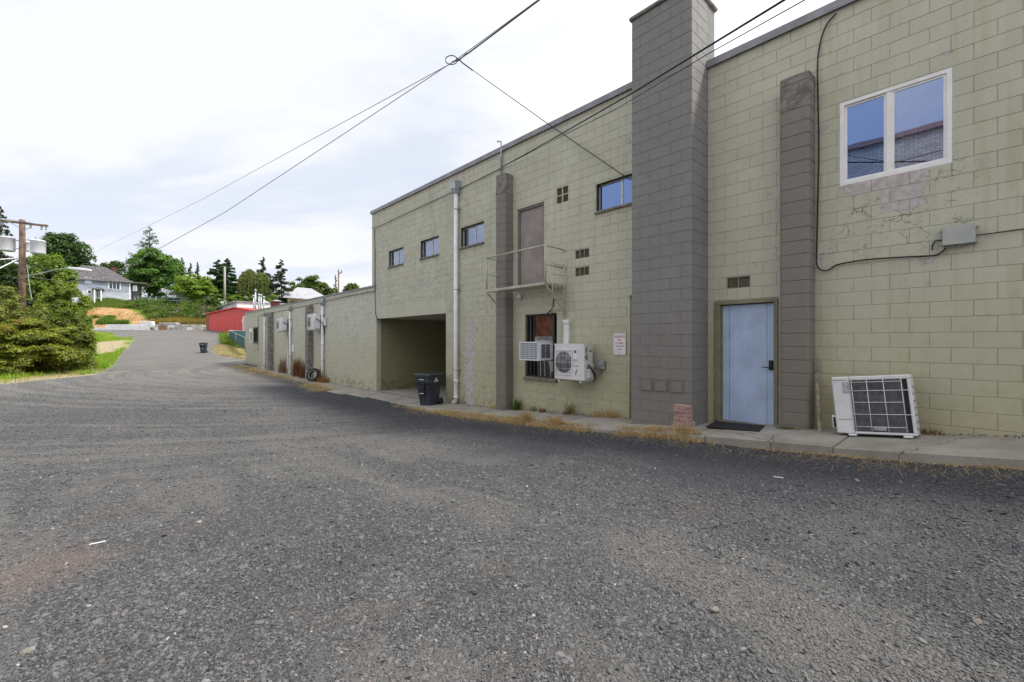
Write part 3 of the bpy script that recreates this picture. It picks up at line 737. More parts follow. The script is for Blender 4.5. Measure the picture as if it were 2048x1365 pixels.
for x0, x1, y0, y1 in ((1096.5, 1110, 796, 800.5), (1170.7, 1185.5, 805.7, 810)):
    a, c = onx(x0, y0), onx(x1, y1); v = MB()
    v.box((D-.006, c.y, c.z), (D+.001, a.y, a.z))
    for i in range(5):
        y = c.y+(a.y-c.y)*(i+.5)/5; v.box((D-.012, y-.006, c.z+.005), (D-.007, y+.006, a.z-.005))
    obj('foundation_vent', v, M['galv'], bld)
# ---- upper door
a, b_, c, d = UDOOR; f = MB()
for q in ((a, a+.045), (b_-.055, b_)): f.box((D+.03, q[0], c), (D+.13, q[1], d-.05))
f.box((D+.03, a, d-.05), (D+.13, b_, d)); dr = obj('door_frame', f, M['oframe'], bld); dr['label'] = 'taupe frame of the door behind the railing'
l = MB(); l.bbox((D+.075, a+.046, c), (D+.115, b_-.056, d-.051), .004); l.bbox((D+.068, a+.14, c+.1), (D+.076, b_-.15, d-.12), .003); o = obj('door', l, M['odoor'], bld); o['label'] = 'taupe upper door opening onto the railed balcony'
l = MB()
for z in (c+.25, c+1.05, d-.3): l.box((D+.060, b_-.068, z), (D+.076, b_-.050, z+.1))
obj('hinge', l, M['oframe'], o)
# ---- blue door
a, b_, c, d = BDOOR; f = MB(); e = .10
for q in ((a-.012, a+.052), (b_-e, b_+.004)): f.bbox((D-.022, q[0], c+.03), (D+.10, q[1], d-.062), .006)
f.bbox((D-.024, a-.012, d-.060), (D+.10, b_+.004, d+.008), .006)
for q in ((a+.053, a+.066), (b_-e-.022, b_-e-.002)): f.box((D+.035, q[0], c+.03), (D+.10, q[1], d-.064))
dr = obj('door_frame', f, M['olive'], bld); dr['label'] = 'olive timber frame of the blue door'
l = MB(); l.bbox((D+.055, a+.060, c+.05), (D+.095, b_-e-.008, d-.075), .004); dl = obj('door', l, M['door'], bld); dl['label'] = 'pale blue ground floor door with black keypad lock'
l = MB()
for y in (a+.060+.115, b_-e-.008-.13): l.box((D+.0515, y-.003, c+.06), (D+.0555, y+.003, d-.08))
obj('panel_seam', l, M['odoor'], dl)
l = MB(); l.bbox((D+.028, a+.075, -.485), (D+.056, a+.145, -.32), .012); l.bbox((D+.022, a+.085, -.385), (D+.029, a+.135, -.335), .006); obj('keypad_lock', l, M['black'], dl)
l = MB(); l.tube([(D+.03, a+.11, -.44), (D-.01, a+.11, -.44), (D-.015, a+.13, -.44), (D-.012, a+.215, -.437), (D-.004, a+.235, -.444)], .008, 8); obj('handle', l, M['black'], dl)
l = MB(); l.bbox((D-.02, a+.01, c), (D+.13, b_-.03, c+.045), .006); obj('threshold', l, M['sill'], bld)
# ---- broken window with filler boards
a, b_, c, d = BROKEN; f = MB()
for q in ((a, a+.05), (a+.13, a+.20), (b_-.05, b_), (b_-.17, b_-.13), (b_-.30, b_-.27)): f.box((D+.05, q[0], c), (D+.13, q[1], d))
f.box((D+.05, a, d-.04), (D+.14, b_, d)); f.box((D+.05, a, c), (D+.14, b_, c+.04)); f.box((D+.055, a, -.12), (D+.125, a+.12, -.08)); bw = obj('window', f, M['dark'], bld); bw['label'] = 'broken dark framed window holding the small air conditioner'
l = MB(); l.box((D+.08, a+.21, .12), (D+.12, b_-.31, .645)); obj('board', l, M['rust'], bw)
l = MB(); y0, y1 = a+.205, b_-.275; n = 14; top = [.12+.012*math.sin(i*1.7)+random.uniform(-.01, .01) for i in range(n+1)]
for i in range(n):
    ya, yb = y0+(y1-y0)*i/n, y0+(y1-y0)*(i+1)/n
    l.hexa([(D+.06, ya, -.36), (D+.06, yb, -.36), (D+.079, yb, -.36), (D+.079, ya, -.36)], [(D+.06, ya, top[i]), (D+.06, yb, top[i+1]), (D+.079, yb, top[i+1]), (D+.079, ya, top[i])])
obj('filler_board', l, M['foam'], bw)
l = MB(); l.tube([(D+.05, y1-.05+(y0-y1+.12)*i/10, .0+.006*math.sin(i*2.1)) for i in range(11)], .008, 6); obj('loose_caulk', l, M['paper'], bw)
for (u0, u1, z0, z1) in ((a+.052, a+.128, -.08, d-.042), (a+.052, a+.128, c+.042, -.12), (b_-.128, b_-.052, c+.042, d-.042), (a+.205, a+.46, c+.042, -.40), (a+.48, b_-.31, c+.042, -.40)):
    g = MB(); g.box((D+.095, u0, z0), (D+.101, u1, z1)); obj('pane', g, M['glassd'], bw)
l = MB()
for y in (a+.27, a+.47, a+.62): l.box((D+.075, y-.012, c+.04), (D+.094, y+.012, -.38))
obj('glazing_bar', l, M['alu'], bw)
l = MB(); l.bbox((D-.07, a-.03, c-.075), (D+.10, b_+.03, c-.004), .01); obj('sill', l, M['sill'], bw)
g = MB(); g.quad((D+.20, a-.01, c), (D+.20, b_+.01, c), (D+.20, b_+.01, d), (D+.20, a-.01, d)); obj('dark_backing', g, M['dark'], bw, fix=False)

# ------------------------------------------------------------------ low building (starts at the carport)
LT = 2.235; YL = 40.8
low = thing('block_garage', 'long low sage block garage with flat roof beyond the carport', 'building', (0, 0, 0))
LW1 = (wy(505), wy(499), -.10, .98); LW2 = (wy(516), wy(507), -.13, 1.03)
lh = [LW1, LW2]
body = MB(); body.box((D+.2, 17.15, 1.9), (D+16, YL-.2, 2.05)); body.box((D+15.9, 17.1, -3), (D+16, YL, LT)); body.box((D+.014, YL-.2, -3), (D+16, YL-.014, LT)); obj('wall', body, M['smooth'], low)
sheet(17.125, YL, -3, LT, D+.007, lh, .15, M['lowj'], low, 'wall_core')
lr = courses(17.11, YL, -2.5, LT-.12, .3737, lh); lr.sort(key=score, reverse=True)
for r in lr[:240]: place_block('concrete_block', r, D, 'x', M['low'], low, 'y')
join_blocks('block_courses', [(r, D, 'x') for r in lr[240:]], M['low'], low)
b = MB(); b.box((D-.012, 17.13, LT-.118), (D+.3, YL+.03, LT-.004)); obj('fascia', b, M['low'], low)
f = MB(); f.box((D-.05, 17.13, LT), (D+.35, YL+.05, LT+.075)); obj('roof_flashing', f, M['flash'], low)
for a, c in ((24.7, 25.15), (32.5, 32.95)): pilaster(low, a, c, -2.3, 1.93, joined=True, mats=(M['weather'], M['brownj'], M['weather']))
w = slider(low, LW2, M['dark'], M['glassd'], X=D+.05, fw=.10, sill=True, thick=.06); w['label'] = 'dark framed window near the far end of the garage'
f = MB(); a, b_, c, d = LW1
f.box((D-.01, a, c), (D+.05, a+.08, d)); f.box((D-.01, b_-.08, c), (D+.05, b_, d)); f.box((D-.012, a, c), (D+.05, b_, c+.07)); f.box((D-.012, a, d-.30), (D+.06, b_, d)); w = obj('window', f, M['vinyl'], low)
for i in range(4):
    s = MB(); y = a+.08+(b_-a-.16)*(i+.5)/4; s.box((D+.01, y-.02, c+.07), (D+.03, y+.02, d-.3)); obj('glazing_bar', s, M['vinyl'], w)
g = MB(); g.box((D+.04, a+.08, c+.07), (D+.045, b_-.08, d-.3)); obj('pane', g, M['glassd'], w)
# carport side wall (belongs to the low building) with its blocks
jb = MB(); jb.box((D+.0, 17.0995, -3), (D+.20, 17.13, 1.20)); obj('jamb', jb, M['smooth'], low)
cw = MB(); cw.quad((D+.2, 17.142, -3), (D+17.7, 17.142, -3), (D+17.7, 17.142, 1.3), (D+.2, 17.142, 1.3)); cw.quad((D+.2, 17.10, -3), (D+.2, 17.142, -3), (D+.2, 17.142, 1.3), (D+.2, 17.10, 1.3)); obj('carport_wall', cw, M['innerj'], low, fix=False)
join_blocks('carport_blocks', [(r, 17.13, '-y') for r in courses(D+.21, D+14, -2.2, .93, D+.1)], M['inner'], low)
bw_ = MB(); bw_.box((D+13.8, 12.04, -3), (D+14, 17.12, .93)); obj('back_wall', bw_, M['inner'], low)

# ------------------------------------------------------------------ pavement slabs
def slab(x0, x1, y0, y1, zf, t=.16, name='concrete_slab', parent=None, tilt=0):
    mb = MB(); g_ = .006; n = 3; lo, hi = [], []
    P = [(x0, y0+g_), (x0, y1-g_), (x1, y1-g_), (x1, y0+g_)]
    r1 = [(x, y, zf(x, y)+tilt) for x, y in P]; r0 = [(x, y, z-t) for x, y, z in r1]
    ins = [(x+(.012 if x == x0 else -.001), y+(.008 if y < (y0+y1)/2 else -.008), z) for x, y, z in r1]; mid = [(x, y, z-.012) for x, y, z in r1]
    mb.loft([r0, mid, ins]); return obj(name, mb, M['concrete'], parent)
bzf = lambda x, y: interp(y, BZ)+.0-(D-x)*.008
pave = MB(); pave.box((6.72, -12, -3.2), (D+.01, -11.9, -2.6)); pv = obj('pavement', pave, M['concrete']); pv['kind'] = 'structure'; pv['label'] = 'narrow raised concrete pavement along the block wall'; ORG[pv.name] = Vector()
ys = [-12, -9, -6.6, -4.3, -2.2, -.3, 1.35, 2.95, 4.75, 6.5, 8.2, 9.9, 11.9]
for i in range(len(ys)-1): slab(6.65+random.uniform(-.015, .015), D+.011, ys[i], ys[i+1], bzf, .2, parent=pv, tilt=random.uniform(-.006, .006))
for i, (y0, y1, x0) in enumerate(((11.9, 13.6, 6.9), (13.6, 15.4, 6.98), (15.4, 17.1, 6.82), (17.1, 18.7, 6.6), (18.7, 20.2, 6.95))): slab(x0, D+.011, y0, y1, lambda x, y: interp(y, BZ)-.004, .12, parent=pv, tilt=random.uniform(-.008, .008))
for i, (y0, y1) in enumerate(((20.2, 23), (23, 26), (26, 29), (29, 33), (33, 37))): slab(7.2+random.uniform(-.1, .1), D+.011, y0, y1, lambda x, y: interp(y, BZ)-.01, .1, parent=pv, tilt=-.01)
cf = MB(); cf.quad((D+.012, 12.03, -2.045), (D+14, 12.03, -2.0), (D+14, 17.15, -2.0), (D+.012, 17.15, -2.05)); o = struct('carport_floor', cf, M['concrete'], 'cracked concrete floor inside the carport')
# ------------------------------------------------------------------ things on and by the wall
def gz(x, y): return interp(y, BZ)-(D-x)*.008 if x > 6.64 else G(x, y)
# ---- downspouts
def downspout(y, ztop, zbot, label, r=.062, side=1, box=True, elbow=.18, grp=None, joints=(), big=1.0):
    x = D-.10; t = thing('downspout', label, 'downspout', (x, y, zbot), grp)
    p = MB(); path = [(x, y, ztop), (x, y, zbot+.20), (x, y+.02*side, zbot+.13), (x, y+.07*side, zbot+.075), (x, y+elbow*side, zbot+.05)]
    p.tube(path, r, 12); o = obj('pipe', p, M['white'], t)
    for z in joints:
        c = MB(); c.lathe([(r+.008, -.05), (r+.008, .05)], 12, (x, y, z)); obj('coupling', c, M['white'], t)
    for z in np.linspace(zbot+1.1, ztop-.5, 3 if ztop-zbot > 4.5 else 2):
        c = MB(); c.lathe([(r+.006, -.012), (r+.006, .012)], 12, (x, y, z)); c.box((x-.008, y-r-.05, z-.012), (D+.01, y-r-.002, z+.012)); obj('bracket', c, M['galv'], t)
    if box:
        h = MB(); w = .115*big; hh = .30*big
        h.loft([[(x-w*.55, y-w*.6, ztop-.02), (x+w*.7, y-w*.6, ztop-.02), (x+w*.7, y+w*.6, ztop-.02), (x-w*.55, y+w*.6, ztop-.02)],
                [(x-w, y-w, ztop+hh*.35), (D+.005, y-w, ztop+hh*.35), (D+.005, y+w, ztop+hh*.35), (x-w, y+w, ztop+hh*.35)],
                [(x-w, y-w, ztop+hh), (D+.005, y-w, ztop+hh), (D+.005, y+w, ztop+hh), (x-w, y+w, ztop+hh)]])
        h.box((x-w-.008, y-w-.008, ztop+hh), (D+.004, y+w+.008, ztop+hh+.015)); obj('collector_box', h, M['galv'], t)
    return t
downspout(wy(912, 7.98), 4.62, -1.99, 'tall white downspout between the carport and the brown pilaster', r=.068, elbow=.16, joints=(-1.25, -1.75), grp=None, big=1.15)
downspout(wy(529, 7.98), 1.72, -1.96, 'white downspout at the far end of the garage, its foot turned outward', r=.06, elbow=.5, grp='downspouts on the low garage', big=.8)
downspout(wy(620/1.0-40, 7.98), 1.80, -2.02, 'white downspout beside the farther wall mounted condenser', r=.062, elbow=.2, grp='downspouts on the low garage', joints=(-.2,), big=.9)
downspout(wy(645, 7.98), 1.82, -2.12, 'white downspout beside the leaning tyre', r=.065, elbow=.1, grp='downspouts on the low garage', joints=(-.15,), big=1.1)

# ---- balcony
t = thing('fire_escape_balcony', 'small railed steel balcony below the taupe upper door', 'balcony', (D, 8.1, 1.3))
bx, y0, y1, zf, zt = 7.42, 6.98, 9.12, 1.335, 2.215
f = MB(); f.bar((bx, y0, zf), (bx, y1, zf), .05, .06); f.bar((bx+.026, y1, zf), (D, y1, zf), .05, .06); f.bar((bx+.026, y0, zf), (D, y0, zf), .05, .06); obj('platform_frame', f, M['steel'], t)
f = MB(); n = 34
for i in range(n):
    y = y0+.06+(y1-y0-.55)*i/(n-1); f.box((bx+.03, y-.004, zf-.012), (D-.01, y+.004, zf+.034))
for i in range(5): x = bx+.08+(D-.1-bx-.08)*i/4; f.box((x-.004, y0+.04, zf-.010), (x+.004, y1-.47, zf+.030))
obj('grating', f, M['steel'], t)
for y in (y0, y1):
    p = MB(); p.tube([(bx, y, zf+.03), (bx, y, zt)], .019, 8); obj('post', p, M['steel'], t)
    for z in (zt, zf+.44):
        p = MB(); p.tube([(bx, y, z), (D-.01, y, z-.02)], .019, 8); p.lathe([(.045, -.012), (.045, 0)], 10, (D, y, z-.02), 'x'); obj('side_rail', p, M['steel'], t)
    p = MB(); p.bar((bx+.01, y, zf-.04), (D-.01, y-.02, .70), .035, .035); p.lathe([(.05, -.012), (.05, 0)], 8, (D, y-.02, .69), 'x'); obj('brace', p, M['steel'], t)
p = MB(); p.tube([(bx, y0, zt), (bx, y1, zt)], .021, 8); obj('top_rail', p, M['steel'], t)
l = thing('wall_ladder', 'narrow steel ladder hanging at the right end of the balcony', 'ladder', (7.8, 6.93, .4))
for x, zb in ((7.60, .72), (8.02, .30)):
    p = MB(); p.tube([(x, 6.93, zb), (x, 6.93, 1.86)], .018, 8); obj('stile', p, M['steel'], l)
for z in (.45, .72, 1.0, 1.28, 1.56, 1.8):
    p = MB(); p.tube([(7.60 if z > .7 else 7.9, 6.93, z), (8.02, 6.93, z)], .010, 6); obj('rung', p, M['steel'], l)
p = MB(); p.tube([(7.62, 7.02, 1.27), (7.74, 7.06, 1.15), (7.86, 7.12, .98), (7.94, 7.2, .84), (8.0, 7.36, .74), (8.05, 7.5, .70)], .014, 6); tag(obj('looped_cable', p, M['cable']), 'black cable looping from the balcony to the broken window', 'cable')
q = onx(1038.5, 594, 8.0); s = MB(); s.lathe([(.045, .075), (.045, .02), (.062, .015), (.060, -.03), (.03, -.055), (.004, -.062)], 14, (8.0, q.y, q.z)); s.box((7.99, q.y-.03, q.z+.02), (D, q.y+.03, q.z+.075)); tag(obj('security_camera', s, M['white']), 'small white dome camera under the balcony', 'camera')

# ---- window air conditioner
x0, x1, y0, y1, z0, z1 = 7.58, 8.10, 7.36, 8.02, -.475, -.02
t = thing('window_air_conditioner', 'small boxy white air conditioner sticking out of the broken window', 'air conditioner', (x1, y0, z0))
b = MB(); e = .03; b.bbox((x0+.02, y0, z0), (x1, y1, z1), .008); obj('casing', b, M['bluewhite'], t)
b = MB()
for q in ((y0, y0+e), (y1-e, y1)): b.box((x0-.002, q[0], z0), (x0+.0195, q[1], z1))
for q in ((z0, z0+e), (z1-e, z1)): b.box((x0-.003, y0+e, q[0]), (x0+.0195, y1-e, q[1]))
obj('front_frame', b, M['bluewhite'], t)
b = MB(); b.box((x0+.012, y0+e, z0+e), (x0+.0192, y1-e, z1-e)); obj('coil', b, M['cfin'], t)
b = MB()
for i in range(1, 13): y = y0+e+(y1-y0-2*e)*i/13; b.box((x0+.002, y-.0045, z0+e), (x0+.011, y+.0045, z1-e))
for i in range(1, 9): z = z0+e+(z1-z0-2*e)*i/9; b.box((x0, y0+e, z-.0045), (x0+.0018, y1-e, z+.0045))
obj('grille', b, M['bluewhite'], t)
for xa, xb in ((7.68, 7.82), (7.84, 7.98)):
    b = MB(); b.box((xa, y0-.004, z0+.06), (xb, y0+.002, z1-.06)); v = obj('side_vent', b, M['cfin'], t)
    b = MB()
    for i in range(9): z = z0+.07+(z1-z0-.14)*i/8; b.box((xa, y0-.009, z-.005), (xb, y0-.0045, z+.005))
    obj('louvre', b, M['galv'], v)
b = MB(); b.hexa([(7.95, y0-.01, z0-.02), (8.09, y0-.01, z0-.02), (8.09, y0-.01, z0-.28), (8.05, y0-.01, z0-.28)], [(7.95, y0+.015, z0-.02), (8.09, y0+.015, z0-.02), (8.09, y0+.015, z0-.28), (8.05, y0+.015, z0-.28)]); obj('support', b, M['bluewhite'], t)

# ---- wall mounted condensers
def condenser(x0, x1, y0, y1, z0, z1, label, grp=None, hang=True, detail=True):
    """front looks to -X"""
    w = y1-y0; t = thing('condenser_unit', label, 'air conditioner', (x1, y0, z0), grp)
    b = MB(); b.bbox((x0, y0, z0), (x1, y1, z1), .018); b.box((x0-.001, y0-.002, z1-.022), (x1+.001, y1+.002, z1+.004)); obj('casing', b, M['acwhite'], t)
    ya, yb = y1-.03, y1-.03-w*.60; za, zb = z0+.14*(z1-z0), z1-.16*(z1-z0); cy, cz = (ya+yb)/2, (za+zb)/2; R = min(abs(ya-yb), zb-za)/2-.02
    b = MB()
    for q in ((yb, yb+.022), (ya-.022, ya)): b.box((x0-.022, q[0], za), (x0-.001, q[1], zb))
    for q in ((za, za+.022), (zb-.022, zb)): b.box((x0-.0215, yb+.022, q[0]), (x0-.001, ya-.022, q[1]))
    g = obj('grille_frame', b, M['acwhite'], t)
    b = MB(); b.lathe([(R, -.006), (R, -.0005)], 28, (x0, cy, cz), 'x'); obj('fan_opening', b, M['dark'], g)
    b = MB(); b.lathe([(R*.28, -.016), (R*.28, -.0065)], 16, (x0, cy, cz), 'x')
    for k in range(3):
        a = k*2*PI/3+.3; c = []
        for rr, aa in ((R*.28, -.25), (R*.93, -.45), (R*.93, .45), (R*.28, .25)): c.append((cy+rr*math.cos(a+aa), cz+rr*math.sin(a+aa)))
        b.hexa([(x0-.009, *p) for p in c], [(x0-.0115, *p) for p in c])
    obj('fan_blades', b, M['cfin'], g)
    b = MB(); n = 12 if detail else 6
    for i in range(n): y = yb+.03+(ya-yb-.06)*i/(n-1); b.tube([(x0-.019, y, za+.02), (x0-.019, y, zb-.02)], .0035, 5)
    for i in range(3): z = za+(zb-za)*(i+1)/4; b.tube([(x0-.016, yb+.02, z), (x0-.016, ya-.02, z)], .0035, 5)
    obj('fan_guard', b, M['acwhite'], g)
    b = MB(); b.bbox((x0+.10, y0-.05, z0+.05), (x1-.05, y0-.003, z0+.26), .012); obj('valve_cover', b, M['acwhite'], t)
    if hang:
        for y in (y0+.12, y1-.12):
            b = MB(); b.box((x0+.02, y-.02, z0-.05), (D, y+.02, z0-.012)); b.box((D-.035, y-.02, z0-.05), (D-.001, y+.02, z0+.38)); obj('bracket', b, M['acwhite'], t)
    return t
X0, X1, Y0, Y1, Z0, Z1 = 7.60, 7.93, 6.005, 6.87, -.875, -.065
t = condenser(X0, X1, Y0, Y1, Z0, Z1, 'white wall mounted condenser unit with round fan between window and sign')
b = MB(); b.box((X0-.003, 6.195, -.40), (X0-.001, 6.295, -.17)); st = obj('sticker', b, M['paper'], t)
b = MB(); b.box((X0-.005, 6.215, -.27), (X0-.0031, 6.275, -.20)); obj('sticker_print', b, M['printblue'], st)
b = MB()
for z0_, z1_ in ((-.48, -.455), (-.452, -.445)): b.box((X0-.003, 6.17, z0_), (X0-.001, 6.30, z1_))
text('brand_print', 'FUJITSU', .045, M['signred'], face_M((X0-.004, 6.235, -.43), (0, -1, 0), (0, 0, 1)), t)
text('series_print', 'HALCYON', .034, M['printblack'], face_M((X0-.004, 6.235, -.555), (0, -1, 0), (0, 0, 1)), t)
text('number_mark', '/', .16, M['printblack'], face_M((X0-.004, 6.22, -.70), (0, -1, 0), (0, 0, 1)), t, bold=.004)
for (xa, xb, za, zb, mm) in ((7.67, 7.71, -.26, -.14, 'cfin'), (7.67, 7.73, -.42, -.29, 'vent'), (7.80, 7.86, -.24, -.205, 'black'), (7.70, 7.84, -.68, -.56, 'galv')):
    b = MB(); b.box((xa, Y0-.006, za), (xb, Y0-.0005, zb)); obj('side_label', b, M[mm], t)
b = MB(); b.bbox((7.615, Y0-.02, -.365), (7.66, Y0-.001, -.345), .003); obj('hand_grip', b, M['black'], t)
p = MB(); p.tube([(7.72, Y0-.02, -.52), (7.76, Y0-.07, -.58), (7.84, Y0-.09, -.72), (7.92, Y0-.06, -.82), (8.0, Y0-.02, -.86)], .014, 7); p.tube([(7.74, Y0-.02, -.52), (7.80, Y0-.08, -.62), (7.88, Y0-.09, -.74), (7.95, Y0-.05, -.80), (8.03, Y0+.05, -.78)], .010, 7)
tag(obj('refrigerant_lines', p, M['cable']), 'black lines running from the round fan condenser to the wall', 'cable')
a, c = onx(1128.5, 640, 8.02), onx(1138.5, 690, 8.02)
b = MB(); b.bbox((7.98, c.y, -.2), (D-.001, a.y, a.z-.10), .012); cv = thing('line_cover', 'white vertical line cover rising behind the wall mounted condenser', 'conduit', (D, c.y, -.2)); obj('duct', b, M['white'], cv)
b = MB(); b.bbox((7.965, c.y-.012, a.z-.10), (D-.001, a.y+.03, a.z), .015); obj('cap', b, M['white'], cv)
a, c = onx(1195, 720.7, 8.0), onx(1208, 739, 8.0)
b = MB(); t = thing('disconnect_box', 'small grey electrical disconnect box right of the condenser', 'electrical box', (D, c.y, c.z)); b.bbox((7.985, c.y, c.z), (D-.001, a.y, a.z), .008); obj('enclosure', b, M['galv'], t)
b = MB(); b.bbox((7.978, c.y+.005, (a.z+c.z)/2-.01), (7.986, a.y-.005, (a.z+c.z)/2+.05), .003); obj('flap', b, M['galv'], t)
p = MB(); p.tube([(8.03, a.y+.0, c.z+.05), (8.02, a.y+.10, c.z+.02), (8.0, 5.97, c.z+.03), (7.95, 5.99, c.z+.05)], .011, 7); p.tube([(8.03, (a.y+c.y)/2, c.z), (8.02, (a.y+c.y)/2+.03, c.z-.06), (8.0, 5.95, c.z-.12), (7.98, 5.99, c.z-.15)], .015, 7); obj('whip', p, M['cablegrey'], t)

# ---- reserved sign
a, c = onx(1226.7, 667, 8.06), onx(1251.8, 711, 8.06)
t = thing('parking_sign', 'white metal sign reading RESERVED FOR U.S. MAIL VEHICLES beside the chimney', 'sign', (D, (a.y+c.y)/2, (a.z+c.z)/2))
def rrect(y0, y1, z0, z1, r, x, n=4):
    P = []
    for cy, cz, s in ((y1-r, z1-r, 0), (y0+r, z1-r, 1), (y0+r, z0+r, 2), (y1-r, z0+r, 3)):
        for k in range(n+1): q = PI/2*(s+k/n); P.append((x, cy+r*math.cos(q), cz+r*math.sin(q)))
    return P
y0, y1, z0, z1 = c.y, a.y, c.z, a.z
obj('plate', MB().loft([rrect(y0, y1, z0, z1, .035, 8.066), rrect(y0, y1, z0, z1, .035, 8.060)]), M['signface'], t)
b = MB(); A_, B_ = rrect(y0+.014, y1-.014, z0+.014, z1-.014, .028, 8.0588), rrect(y0+.020, y1-.020, z0+.020, z1-.020, .022, 8.0588)
for i in range(len(A_)): j = (i+1) % len(A_); b.quad(A_[i], A_[j], B_[j], B_[i])
obj('border_line', b, M['signred'], t, fix=False)
cy = (y0+y1)/2
for s, dz, sz in (('RESERVED', .075, .068), ('FOR', .148, .060), ('U.S. MAIL', .215, .060), ('VEHICLES', .280, .060)):
    text('lettering', s, sz, M['signred'], face_M((8.0585, cy, z1-dz), (0, -1, 0), (0, 0, 1)), t, xs=.84, bold=.0012)
b = MB(); az = z1-.345
b.quad((8.0584, cy+.03, az+.006), (8.0584, cy-.055, az+.006), (8.0584, cy-.055, az-.006), (8.0584, cy+.03, az-.006)); b.add([(8.0584, cy+.055, az), (8.0584, cy+.03, az+.017), (8.0584, cy+.03, az-.017)], [(0, 1, 2)]); obj('arrow', b, M['printblack'], t, fix=False)
text('lettering', 'MON. THRU FRI.', .030, M['signred'], face_M((8.0585, cy, z1-.405), (0, -1, 0), (0, 0, 1)), t)
text('lettering', 'ONLY', .026, M['signred'], face_M((8.0585, cy, z1-.437), (0, -1, 0), (0, 0, 1)), t)
# ---- conduit by the chimney
p = MB(); yy = wy(1259, 8.04); p.tube([(8.05, yy, -1.62), (8.05, yy, .93)], .016, 8); p.box((8.02, yy-.025, .93), (D-.001, yy+.035, .965)); tag(obj('conduit', p, M['steel']), 'thin painted conduit standing in the corner left of the chimney', 'conduit')
p = MB(); q = onx(1262, 425, 8.02); p.bbox((7.98, 4.76, q.z-.42), (D-.001, 4.86, q.z-.05), .01); tag(obj('utility_box', p, M['acwhite']), 'narrow pale box tucked under the window against the chimney', 'electrical box')

# ---- junction box and black cable by the big window
a, c = onx(1884, 457, 7.99), onx(1951, 486, 7.99)
t = thing('junction_box', 'flat grey metal junction box below the large white window', 'electrical box', (D, c.y, 1.25))
zt_, zb_ = 1.475, 1.235
b = MB(); b.bbox((7.985, c.y, zb_), (D-.001, a.y, zt_), .006); obj('enclosure', b, M['galv'], t)
b = MB(); b.bbox((7.978, c.y+.004, zb_+.004), (7.986, a.y-.004, zt_+.006), .003); obj('cover', b, simple('pale_grey_steel', (.40, .42, .40), .45, 0, .06, 4, .03), t)
for y, z in ((a.y+.008, zt_-.03), (a.y+.008, zb_+.03), (c.y-.008, zt_-.02), (c.y-.008, zb_+.015)):
    b = MB(); b.box((8.06, y-.014, z-.010), (D-.0005, y+.014, z+.010)); obj('mounting_ear', b, M['galv'], t)
b = MB(); b.lathe([(.016, -.03), (.016, 0)], 10, (8.03, (a.y+c.y)/2, zb_)); obj('gland', b, M['galv'], t)
pts = [(1673, 27), (1655, 47), (1645, 70), (1638, 100), (1635, 135), (1636, 200), (1637.5, 300), (1635.5, 400), (1634, 480), (1633.2, 525), (1638, 537), (1648, 541.5), (1660, 539), (1672, 531), (1700, 524.5), (1740, 519), (1800, 515), (1850, 512.5), (1872, 511), (1884, 504), (1893, 496)]
def catmull(P, n=6):
    P = [Vector(p) for p in P]; out = []
    for i in range(len(P)-1):
        p0, p1, p2, p3 = P[max(i-1, 0)], P[i], P[i+1], P[min(i+2, len(P)-1)]
        for k in range(n):
            t_ = k/n; out.append(.5*((2*p1)+(p2-p0)*t_+(2*p0-5*p1+4*p2-p3)*t_**2+(3*p1-p0-3*p2+p3)*t_**3))
    return out+[P[-1]]
p = MB(); p.tube(catmull([onx(x, y, 8.045) for x, y in pts], 4), .011, 6); tag(obj('hanging_cable', p, M['cable']), 'black cable dropping beside the right pilaster and across to the junction box', 'cable')
p = MB(); p.tube(catmull([onx(x, y, 8.06) for x, y in ((1884, 481), (1872, 482), (1866, 488), (1864, 500))], 4), .008, 6); p.tube(catmull([onx(x, y, 8.06) for x, y in ((1951, 471), (1965, 469), (1990, 466), (2060, 456))], 4), .006, 6); tag(obj('short_cable', p, M['cable']), 'thin cable leaving the sides of the junction box', 'cable')

# ---- things on the sill inside the large window
for (px, py, w, h, mm, lb) in ((1790, 300, .10, .0, '', ''),):
    pass
def inbox(name, y, z, w, h, mat, lab, cat='box', x=D+.12, d=.14, top=.0):
    b = MB(); b.bbox((x, y-w/2, z), (x+d, y+w/2, z+h), .012); tag(obj(name, b, M[mat]), lab, cat)
zs_ = WIN_R[2]+.055
inbox('folded_cloth', wy(1765, D+.12), zs_-.0, .13, .12, 'paper', 'white folded cloth inside the left pane of the large window', 'cloth')
inbox('paper_cup', wy(1703, D+.12), zs_, .07, .05, 'paper', 'small white cup in the left corner inside the large window', 'cup')
inbox('notepad', wy(1717, D+.12), zs_, .06, .06, 'paper', 'small white notepad beside the cup inside the large window', 'notepad')
inbox('tissue_box', wy(1881, D+.12), zs_+.055, .14, .15, 'paper', 'white box near the right edge inside the large window', 'box')
inbox('book', wy(1881, D+.12), zs_, .15, .053, 'brickred', 'red book lying under the white box inside the large window', 'book')
inbox('teal_carton', wy(1867, D+.12), zs_, .10, .05, 'tealbox', 'teal carton in front of the red book inside the window', 'box', x=D+.09, d=.03)
inbox('paper_bag', 10.20, 2.935, .17, .17, 'paper', 'white paper in the window right of the tall downspout', 'paper', x=D+.15, d=.05)

